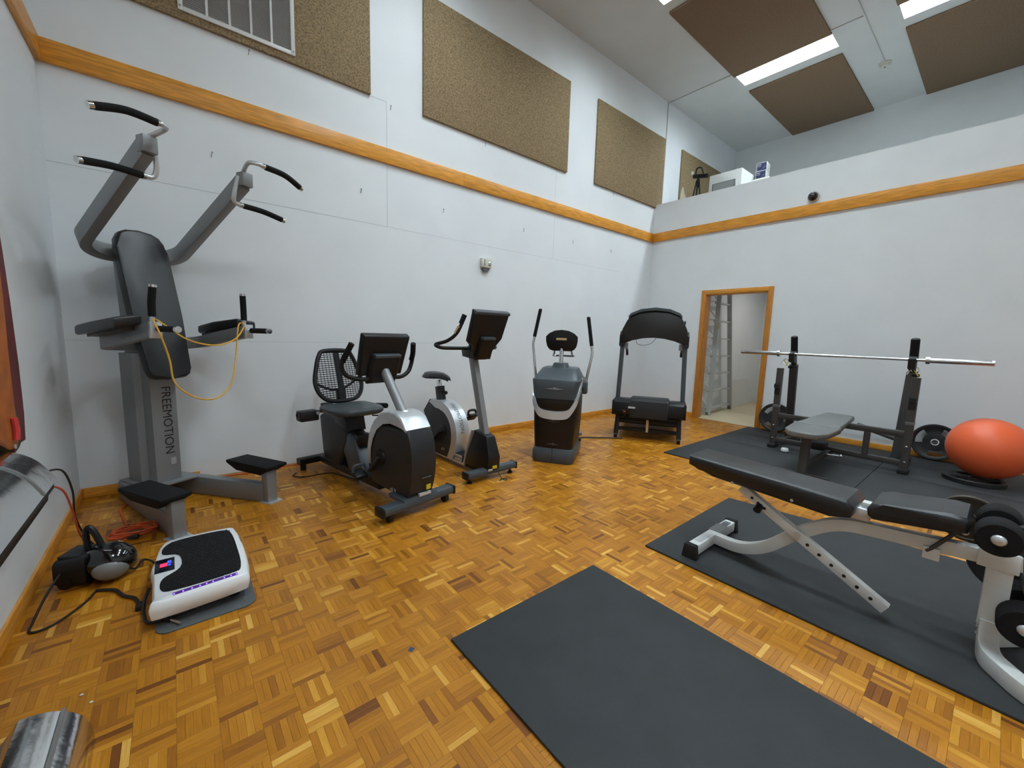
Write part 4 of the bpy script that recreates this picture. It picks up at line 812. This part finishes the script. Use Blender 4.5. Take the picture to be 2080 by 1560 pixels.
bl = thing('exercise_ball', (-.72, -4.26, Z0+.045+.288), 0, 'large orange exercise ball resting on a flat weight plate', 'exercise ball')
MB().ell((0, 0, 0), (.292, .292, .288), 64).build('ball', 'ball_orange', bl)
for k in range(-3, 4): MB().torus((0, 0, k*.045), math.sqrt(.29**2-(k*.045)**2), .0012, (0, 0, 1), 64, 5).build('ridge', 'ball_orange', bl)
for o in bl.children: o.rotation_euler = (R(18), R(-12), 0)

# ------------------------------------------------------------------ white adjustable bench with leg developer
WB = thing('adjustable_bench', (-4.13, -3.2, Z0), 0, 'white framed adjustable bench with black pads and foam leg rollers', 'weight bench')
# local: y runs from the foot bar (0) to the rollers (-1.1)
MB().beam([(-.265, 0, .045), (.265, 0, .045)], .06, .062, rc=.004).build('foot_bar', 'white_paint', WB)
for s in (-1, 1):
    mb = MB(); mb.loft([[Vector((s*.262, y, z)) for y, z in ((-.045, 0), (.045, 0), (.034, .085), (-.034, .085))], [Vector((s*.30, y, z)) for y, z in ((-.045, 0), (.045, 0), (.034, .085), (-.034, .085))]]); mb._bev(list(mb.bm.edges), .004); mb.build('end_cap', 'rubber_side', WB)
MB().beam([(0, -.02, .045), (0, -.17, .04), (0, -.30, .10), (0, -.47, .275), (0, -.62, .385), (0, -.80, .40), (0, -1.21, .435)], .052, .062, (0, 0, 1), fil=.10, rc=.004).build('main_frame', 'white_paint', WB)
st_ = MB().beam([(.0, -.16, .435), (.0, -.84, .045)], .045, .05, (0, 0, 1), rc=.004); st_o = st_.build('support_strut', 'white_paint', WB); st_o.location.x = -.042
for k in range(9):
    p = Vector((-.0655, -.16, .435)).lerp(Vector((-.0655, -.84, .045)), (.10, .15, .2, .52, .60, .68, .76, .84, .92)[k]); MB().cyl(p, p-Vector((.0012, 0, 0)), .0085, seg=10).build('pin_hole', 'text_black', WB)
MB().cyl((-.05, -.465, .268), (-.075, -.465, .268), .016).build('pivot_bolt', 'silver', WB)
MB().cyl((-.06, -.27, .36), (-.10, -.27, .345), .02).build('adjust_knob', 'black_plastic', WB)
for y, z in ((-.14, .455), (-.44, .452)): MB().lathe([(.009, 0), (.008, .005)], (-.136, y, z+.02), (-1, 0, 0), 8).build('staple', 'silver', WB)
bk = MB(); bk.prism([(.13, .515), (.13, .575), (-.66, .545), (-.69, .515), (-.68, .46), (-.60, .44), (-.02, .475), (.06, .50)], 0, -.14, .14, .022, 3); bk.build('back_pad', 'black_vinyl', WB)
se = MB(); se.prism([(-.735, .53), (-.75, .56), (-.79, .57), (-1.0, .603), (-1.045, .60), (-1.06, .575), (-1.055, .535), (-1.01, .52), (-.76, .485), (-.74, .50)], 0, -.14, .14, .022, 3); se.build('seat_pad', 'black_vinyl', WB)
MB().b2((-.05, -.74, .44), (.05, -.66, .50), .006).build('pad_hinge', 'silver', WB); MB().b2((-.02, -.745, .50), (.03, -.70, .525), .004).build('hinge_clip', 'white_paint', WB)
MB().beam([(0, -.56, .435), (0, -.05, .455)], .05, .03).build('pad_rail', 'white_paint', WB)
MB().tube([(-.03, -1.04, .53), (-.04, -.955, .40), (-.04, -.94, .385)], .0085, 8).build('seat_lever', 'frame_grey', WB); MB().b2((-.045, -.985, .35), (-.03, -.93, .405), .003).build('seat_bracket', 'white_paint', WB)
MB().beam([(0, -1.155, .425), (0, -1.155, .12)], .062, .075, (0, 1, 0), rc=.004).build('post', 'white_paint', WB)
MB().b2((-.04, -1.205, .39), (.04, -1.09, .47), .004).build('post_collar', 'white_paint', WB)
for s in (-1, 1): MB().beam([(s*.01, -1.155, .16), (s*.02, -1.155, .075), (s*.10, -1.16, .038), (s*.24, -1.26, .036), (s*.33, -1.42, .036)], .06, .07, (0, 0, 1), fil=.06, rc=.004).build('base_leg', 'white_paint', WB); MB().b2((s*.33-.04, -1.48, 0), (s*.33+.04, -1.40, .075), .008).build('leg_cap', 'rubber_side', WB)
for z in (.10, .14): MB().cyl((-.035, -1.125, z), (-.05, -1.115, z), .005, seg=8).build('bolt', 'chrome', WB)
def roller(x0, x1, y, z, r, nm='foam_roller'):
    o = MB().lathe([(r*.4, 0), (r*.9, .0), (r, .012), (r, abs(x1-x0)-.012), (r*.9, abs(x1-x0)), (r*.4, abs(x1-x0))], (min(x0, x1), y, z), (1, 0, 0), 28).build(nm, 'foam', WB)
    MB().ell((min(x0, x1), y, z), (.012, .022, .022), 16).build('hub_cap', 'silver', o)
for s in (-1, 1):
    roller(s*.17, s*.055, -1.135, .555, .067); roller(s*.17, s*.055, -1.235, .235, .075)
MB().cyl((-.17, -1.135, .555), (.17, -1.135, .555), .012).build('roller_rod', 'steel_bar', WB); MB().cyl((-.17, -1.235, .235), (.17, -1.235, .235), .012).build('roller_rod', 'steel_bar', WB)
MB().prism([(-1.10, .54), (-1.16, .57), (-1.30, .64), (-1.36, .62), (-1.34, .54), (-1.22, .45), (-1.12, .47)], 0, -.02, .02, .004).build('pivot_bracket', 'black_iron', WB)
MB().beam([(0, -1.28, .54), (0, -1.27, .30), (0, -1.235, .235), (0, -1.235, .15)], .045, .045, (0, 1, 0)).build('swing_lever', 'black_iron', WB)
MB().cyl((0, -1.235, .32), (.42, -1.22, .32), .0125).build('plate_peg', 'steel_bar', WB)
MB().b2((.02, -.035, .0765), (.15, .035, .078)).build('foot_label', 'frame_light', WB); MB().b2((.15, -.02, .0765), (.23, .02, .078)).build('foot_print', 'text_grey', WB); MB().b2((-.20, -.02, .0765), (-.08, .02, .0778)).build('foot_worn_label', 'silver', WB)
def iron_plate(loc, r, m, lbl):
    t = thing('iron_plate', loc, 0, lbl, 'weight plate'); MB().lathe([(.016, -.014), (r*.25, -.014), (r*.3, -.009), (r*.85, -.009), (r*.9, -.014), (r*.98, -.014), (r, -.009), (r, .009), (r*.98, .014), (r*.9, .014), (r*.3, .009), (.016, .014), (.016, -.014)], (0, 0, 0), (1, 0, 0), 48, False).build('plate', m, t); return t
iron_plate((-3.80, -4.42, Z0+.32), .17, 'black_iron', 'dark iron plate hanging low on the peg of the white bench'); 
iron_plate((-3.9, -4.245, Z0+.50), .108, 'brown_iron', 'small brown iron plate behind the seat of the white bench')
MB().cyl((-3.9-WB.location.x+.02, -4.245+3.2, .50), (-.0, -4.245+3.2, .50), .0125).build('plate_peg', 'steel_bar', WB)

# ------------------------------------------------------------------ vibration plate on its grey mat
MM = thing('felt_mat', (-6.675, -1.80, 0), 0, 'small grey felt mat under the vibration plate', 'floor mat')
MB().prism(rrect(.37, .66, .05, 5), 2, 0, .006, .001).build('mat', 'grey_cloth', MM)
VP = thing('vibration_plate', (-6.68, -1.76, .006), 0, 'white vibration plate with black ribbed top and purple light strip', 'exercise machine')
PL = [(-.17, -.34), (.13, -.32), (.175, -.26), (.185, 0), (.17, .24), (.13, .295), (-.10, .305), (-.165, .26), (-.19, .08), (-.20, 0), (-.19, -.10), (-.185, -.29)]
PS = [(p.x, p.y) for p in smooth_path([(a, b, 0) for a, b in PL], 4, True)]
mb = MB(); mb.loft([[Vector((x*k, y*k2, z)) for x, y in PS] for k, k2, z in ((.86, .90, .035), (.97, .98, .05), (1, 1, .085), (1, 1, .10), (.965, .98, .122), (.93, .96, .128))]); mb.build('body', 'white_plastic', VP, 50)
for x, y in ((-.12, -.22), (.11, -.22), (-.12, .2), (.11, .2)): MB().lathe([(.03, 0), (.034, .02), (.024, .045)], (x, y, 0), (0, 0, 1), 16).build('suction_foot', 'black_plastic', VP)
TL = [(-.10, -.27), (.10, -.265), (.145, -.22), (.15, 0), (.14, .2), (.10, .255), (-.08, .262), (-.145, .22), (-.155, .13), (-.09, .08), (-.085, -.07), (-.15, -.14), (-.155, -.24)]
TS = [(p.x, p.y) for p in smooth_path([(a, b, 0) for a, b in TL], 4, True)]
tm = MB().prism(TS, 2, .124, .133, .002).build('tread_mat', 'foam', VP)
mb = MB(); r4 = random.Random(8)
for k in range(24):
    for j in range(12):
        x, y = -.13+j*.024+(k % 2)*.012, -.25+k*.0215
        if x < -.07 and -.16 < y < .14: continue
        if abs(x) < .135: mb.box((x, y, .1335), (.012, .005, .002), (0, 0, 45 if (k+j) % 2 else -45))
o = mb.build('tread_rib', 'black_plastic', tm); o['kind'] = 'stuff'
sc = MB().box((-.145, .0, .1295), (.075, .135, .006), None, .002).build('display', 'screen', VP)
MB().b2((-.163, -.02, .1325), (-.135, .015, .1332)).build('red_digit', 'red_glow', sc); MB().b2((-.135, .005, .1325), (-.12, .035, .1332)).build('blue_digit', 'blue_glow', sc); MB().b2((-.133, -.02, .1325), (-.122, -.005, .1332)).build('blue_digit', 'blue_glow', sc)
la, lb_ = Vector((-.115, -.302, .1275)), Vector((.125, -.285, .1275))
ls = MB().beam([la, lb_], .022, .004).build('light_strip', 'led_strip', VP)
for t_ in (.02, .15, .28, .40, .50, .60, .78, .89, .98): p = la.lerp(lb_, t_); MB().lathe([(.0035, 0), (.002, .003)], (p.x, p.y-.004, .1294), (0, 0, 1), 8).build('light', 'led', ls)
MB().b2((.165, .06, .11), (.178, .13, .124), .003).build('strap_eye', 'frame_grey', VP)
t = thing('plug_adapter', (-6.79, -2.085, .006), 35, 'metal jack plug lying on the grey felt mat', 'plug'); MB().cyl((0, -.03, .012), (0, .035, .012), .008, .006).build('pin', 'chrome', t); MB().cyl((0, .035, .012), (0, .07, .012), .012).build('sleeve', 'black_plastic', t)
tag(MB().tube([(-6.885, -1.80, .06), (-6.905, -1.86, .025), (-6.90, -1.95, .010), (-6.88, -2.02, .012), (-6.80, -2.03, .014), (-6.74, -2.02, .014)], .007, 8, sm=5).build('plate_cord', 'cord_black'), 'black cord curling round the corner of the vibration plate', 'cord')

# ------------------------------------------------------------------ black canister machine and cords by the left wall
C = thing('canister_vacuum', (-7.09, -1.42, 0), -28, 'black glossy canister vacuum with a silver oval side panel and carry handle', 'vacuum')
mb = MB(); sec = []
for x, hw, z0, z1, r in ((-.145, .075, .02, .12, .02), (-.135, .088, .012, .14, .03), (-.03, .09, .01, .155, .03), (0, .09, .01, .16, .03)):
    sec.append([Vector((x, y, (z0+z1)/2+z)) for y, z in rrect(2*hw, z1-z0, r, 4)])
mb.loft(sec); mb.build('motor_body', 'black_plastic', C)
mb = MB(); mb.ell((.045, 0, .095), (.115, .092, .088), 32); mb.build('dust_bowl', 'gloss_black', C)
for s in (-1, 1): MB().ell((.082, s*.05, .075), (.072, .046, .060), 24, (0, 0, -s*24)).build('side_panel', 'grey_metal', C)
MB().tube([(.02, 0, .17), (-.005, .0, .24), (-.03, 0, .275), (-.045, 0, .24), (-.04, 0, .16)], .014, 8, sm=5).build('handle', 'black_plastic', C)
MB().prism([(-.13, -.06), (-.04, -.065), (-.04, .065), (-.13, .06)], 2, .14, .158, .006).build('cord_cover', 'dark_plastic', C)
MB().tube([(.06, -.05, .172), (.11, -.03, .157), (.13, 0, .14), (.11, .03, .157), (.06, .05, .172)], .002, 6, sm=4).build('trim_ring', 'silver', C)
for s in (-1, 1): MB().cyl((-.09, s*.092, .03), (-.09, s*.075, .03), .03, seg=18).build('wheel', 'black_plastic', C)
MB().b2((-.147, -.03, .075), (-.143, .02, .08)).build('logo_strip', 'silver', C)
def cord(name, pts, r, m, lbl, plug=None):
    t = thing(name, pts[0], 0, lbl, 'cord'); p0 = Vector(pts[0]); P = [Vector(p)-p0 for p in pts]
    MB().tube(P, r, 8, sm=6).build('cable', m, t)
    if plug:
        for q, d_, m2 in plug: q = Vector(q)-p0; d_ = Vector(d_).normalized(); MB().lathe([(r*1.3, -.035), (r*2.4, -.01), (r*2.6, .018), (r*2.2, .02)], q, d_, 12).build('plug', m2, t)
    return t
cord('vacuum_cord', [(-7.215, -1.43, .09), (-7.25, -1.55, .05), (-7.27, -1.70, .008), (-7.265, -1.79, .006), (-7.20, -1.78, .006), (-7.12, -1.66, .006), (-7.09, -1.56, .006)], .005, 'cord_black', 'black flex looping on the floor at the tail of the canister vacuum')
cord('extension_lead', [(-7.085, -1.57, .008), (-7.02, -1.62, .010), (-6.985, -1.70, .010), (-6.94, -1.76, .010), (-6.92, -1.84, .010)], .007, 'cord_black', 'short thick black lead with plug lying before the canister vacuum', [((-6.918, -1.855, .012), (.1, -1, 0), 'cord_black')])
cord('hose_flex', [(-6.985, -1.47, .05), (-6.955, -1.46, .02), (-6.93, -1.38, .02), (-6.90, -1.40, .02), (-6.875, -1.48, .03)], .005, 'cord_black', 'thin black flex between the canister vacuum and the vibration plate')
# orange extension cord: coil by the tower base, then along the back wall
pts = []
r6 = random.Random(4)
for k in range(64):
    a = k*2*math.pi/15; rx, ry = .105+r6.uniform(-.012, .012), .055+r6.uniform(-.008, .008); pts.append((-7.0+rx*math.cos(a+.4)+.008*(k//15), -.93+ry*math.sin(a)+.12*rx*math.cos(a), .012+.008*(k//15)+r6.uniform(0, .006)))
pts += [(-7.02, -.80, .01), (-7.06, -.6, .008), (-7.08, -.40, .008), (-6.98, -.20, .008), (-6.8, -.06, .008), (-6.5, -.045, .008), (-6.2, -.06, .008), (-5.95, -.04, .008), (-5.6, -.05, .008), (-5.2, -.03, .008)]
cord('orange_extension_cord', pts, .0055, 'cord_orange', 'orange extension cord coiled beside the tower base and running along the back wall', [((-6.98, -1.02, .022), (.9, -.3, .1), 'cord_black'), ((-7.03, -.86, .03), (.7, .5, 0), 'cord_black')])

# ------------------------------------------------------------------ polished metal hood on the left wall with its leads
HD = thing('polished_hood', (XW, -2.6, .70), 0, 'polished metal hood with black underside on the left wall, two cords plugged into its end', 'hood')
def arcsec(x0, z0, x1, z1, bul, n=8):
    o_ = []
    for k in range(n+1):
        t_ = k/n; o_.append((x0+(x1-x0)*t_+bul*math.sin(math.pi*t_)*.5, z0+(z1-z0)*t_+bul*math.sin(math.pi*t_)))
    return o_
cs = arcsec(.03, .095, .185, -.055, .028); mb = MB(); inner = [(x-.004, z-.006) for x, z in reversed(cs)]
mb.prism(cs+inner, 1, -.6, .61); mb.build('upper_sheet', 'foil', HD); 
cs2 = [(x+.001, z+.001) for x, z in cs]; mb = MB(); mb.prism(cs2+[(x-.004, z-.006) for x, z in reversed(cs2)], 1, .62, .83); mb.build('end_sheet', 'foil', HD)
MB().prism([(x+.004, z+.004) for x, z in cs]+[(x, z) for x, z in reversed(cs)], 1, .6115, .6185).build('joint_strip', 'grey_metal', HD)
MB().prism([(0, -.02), (.0, .07), (.03, .085)]+[(x-.006, z-.008) for x, z in cs[1:]]+[(.178, -.085), (.12, -.10)], 1, -.6, .815, .004).build('black_housing', 'black_iron', HD)
MB().prism([(.12, -.085), (.165, -.085), (.16, -.13), (.125, -.12)], 1, .1, .80, .004).build('lower_rail', 'black_plastic', HD)
cord('hood_lead', [(-7.22, -1.79, .66), (-7.19, -1.70, .665), (-7.15, -1.62, .64), (-7.135, -1.56, .52), (-7.15, -1.46, .36), (-7.14, -1.30, .18), (-7.10, -1.18, .05), (-7.06, -1.10, .012)], .0042, 'cord_black', 'black lead arching from the end of the polished hood to the floor', [((-7.215, -1.775, .66), (0, 1, 0), 'cord_black')])
cord('hood_orange_lead', [(-7.205, -1.79, .60), (-7.18, -1.72, .605), (-7.15, -1.64, .55), (-7.15, -1.50, .40), (-7.15, -1.34, .20), (-7.09, -1.15, .03), (-7.02, -1.02, .016)], .0042, 'cord_orange', 'orange lead arching from the end of the polished hood to the coil', [((-7.205, -1.775, .60), (0, 1, 0), 'cord_orange')])
H2_ = thing('polished_cover', (-7.09, -2.80, 0), 0, 'low polished metal cover standing on the parquet below the hood', 'hood')
sec2 = [(-.10, .0), (-.085, .10), (-.05, .16)]+[(x, z) for x, z in arcsec(-.045, .165, .085, .095, .018, 8)]+[(.098, .05), (.10, 0)]
MB().prism(sec2, 1, -.6, .22, .003).build('shell', 'foil', H2_)
q = [p for p in sec2 if p[0] > .03]; MB().prism([(.038, .148), (.046, .150), (.048, .142), (.04, .14)], 1, -.6, .2215).build('joint_strip', 'grey_metal', H2_)
MB().prism([(-.092, .0), (-.078, .10), (-.045, .15), (-.05, .155), (-.087, .102), (-.102, 0)], 1, -.6, .2225).build('side_trim', 'frame_light', H2_)

# ------------------------------------------------------------------ red and orange sling hanging on the left wall
RS = thing('hanging_sling', (XW, -1.55, .70), 0, 'dark red and orange padded sling hanging on the left wall with a small cord', 'sling')
def slab(name, m, pts, d0, d1):
    mb = MB(); mb.prism([(y+1.55, z-.70) for y, z in pts], 0, d0, d1, .008, 2); return mb.build(name, m, RS, 50)
slab('red_panel', 'red_cloth', [(-1.353, .745), (-1.335, .87), (-1.328, 1.1), (-1.345, 1.4), (-1.375, 1.66), (-1.42, 1.95), (-1.95, 1.95), (-1.95, .84), (-1.76, .82), (-1.60, .755)], .004, .032)
slab('folded_edge', 'red_cloth', [(-1.45, .80), (-1.40, .90), (-1.46, 1.05), (-1.52, 1.3), (-1.60, 1.5), (-1.64, 1.2), (-1.58, .85)], .030, .044)
slab('olive_end', 'dark_olive', [(-1.535, .86), (-1.545, .80), (-1.60, .765), (-1.68, .752), (-1.75, .77), (-1.78, .81), (-1.86, .95), (-1.60, .95)], .04, .062)
slab('orange_panel', 'orange_cloth', [(-1.665, .84), (-1.69, .80), (-1.73, .785), (-1.76, .79), (-1.86, .84), (-1.98, .9), (-2.0, 1.7), (-1.66, 1.6), (-1.668, 1.4), (-1.69, 1.17), (-1.70, .95)], .058, .078)
MB().tube([(.088, -.215, .22), (.09, -.21, .17), (.088, -.215, .13)], .010, 8).build('red_toggle', 'red_plastic', RS)
MB().tube([(.07, -.19, .085), (.068, -.18, .05), (.066, -.178, .02)], .004, 6).build('tail_cord', 'red_cloth', RS); MB().ell((.066, -.178, .015), (.009, .009, .011), 10).build('cord_knot', 'red_cloth', RS)
MB().lathe([(.009, 0), (.009, .004)], (.078, -.2, .10), (1, 0, 0), 12).build('eyelet', 'silver', RS)

# ------------------------------------------------------------------ litter on the floor
tag(MB().box((-6.04, -2.84, .0006), (.022, .020, .0012), (0, 0, 30)).build('tape_scrap', 'blue_tape'), 'tiny blue square of tape stuck to the parquet', 'tape')
for k, (x, y) in enumerate(((-7.10, -.62), (-7.05, -2.33), (-7.02, -2.39))): tag(MB().ell((x, y, .003), (.006, .004, .003), 8).build('paper_crumb', 'white_paint'), 'tiny pale crumb on the parquet near the room corner behind the vacuum' if k == 0 else 'tiny pale crumb on the parquet beside the low polished cover', 'crumb', 'crumbs on the floor')
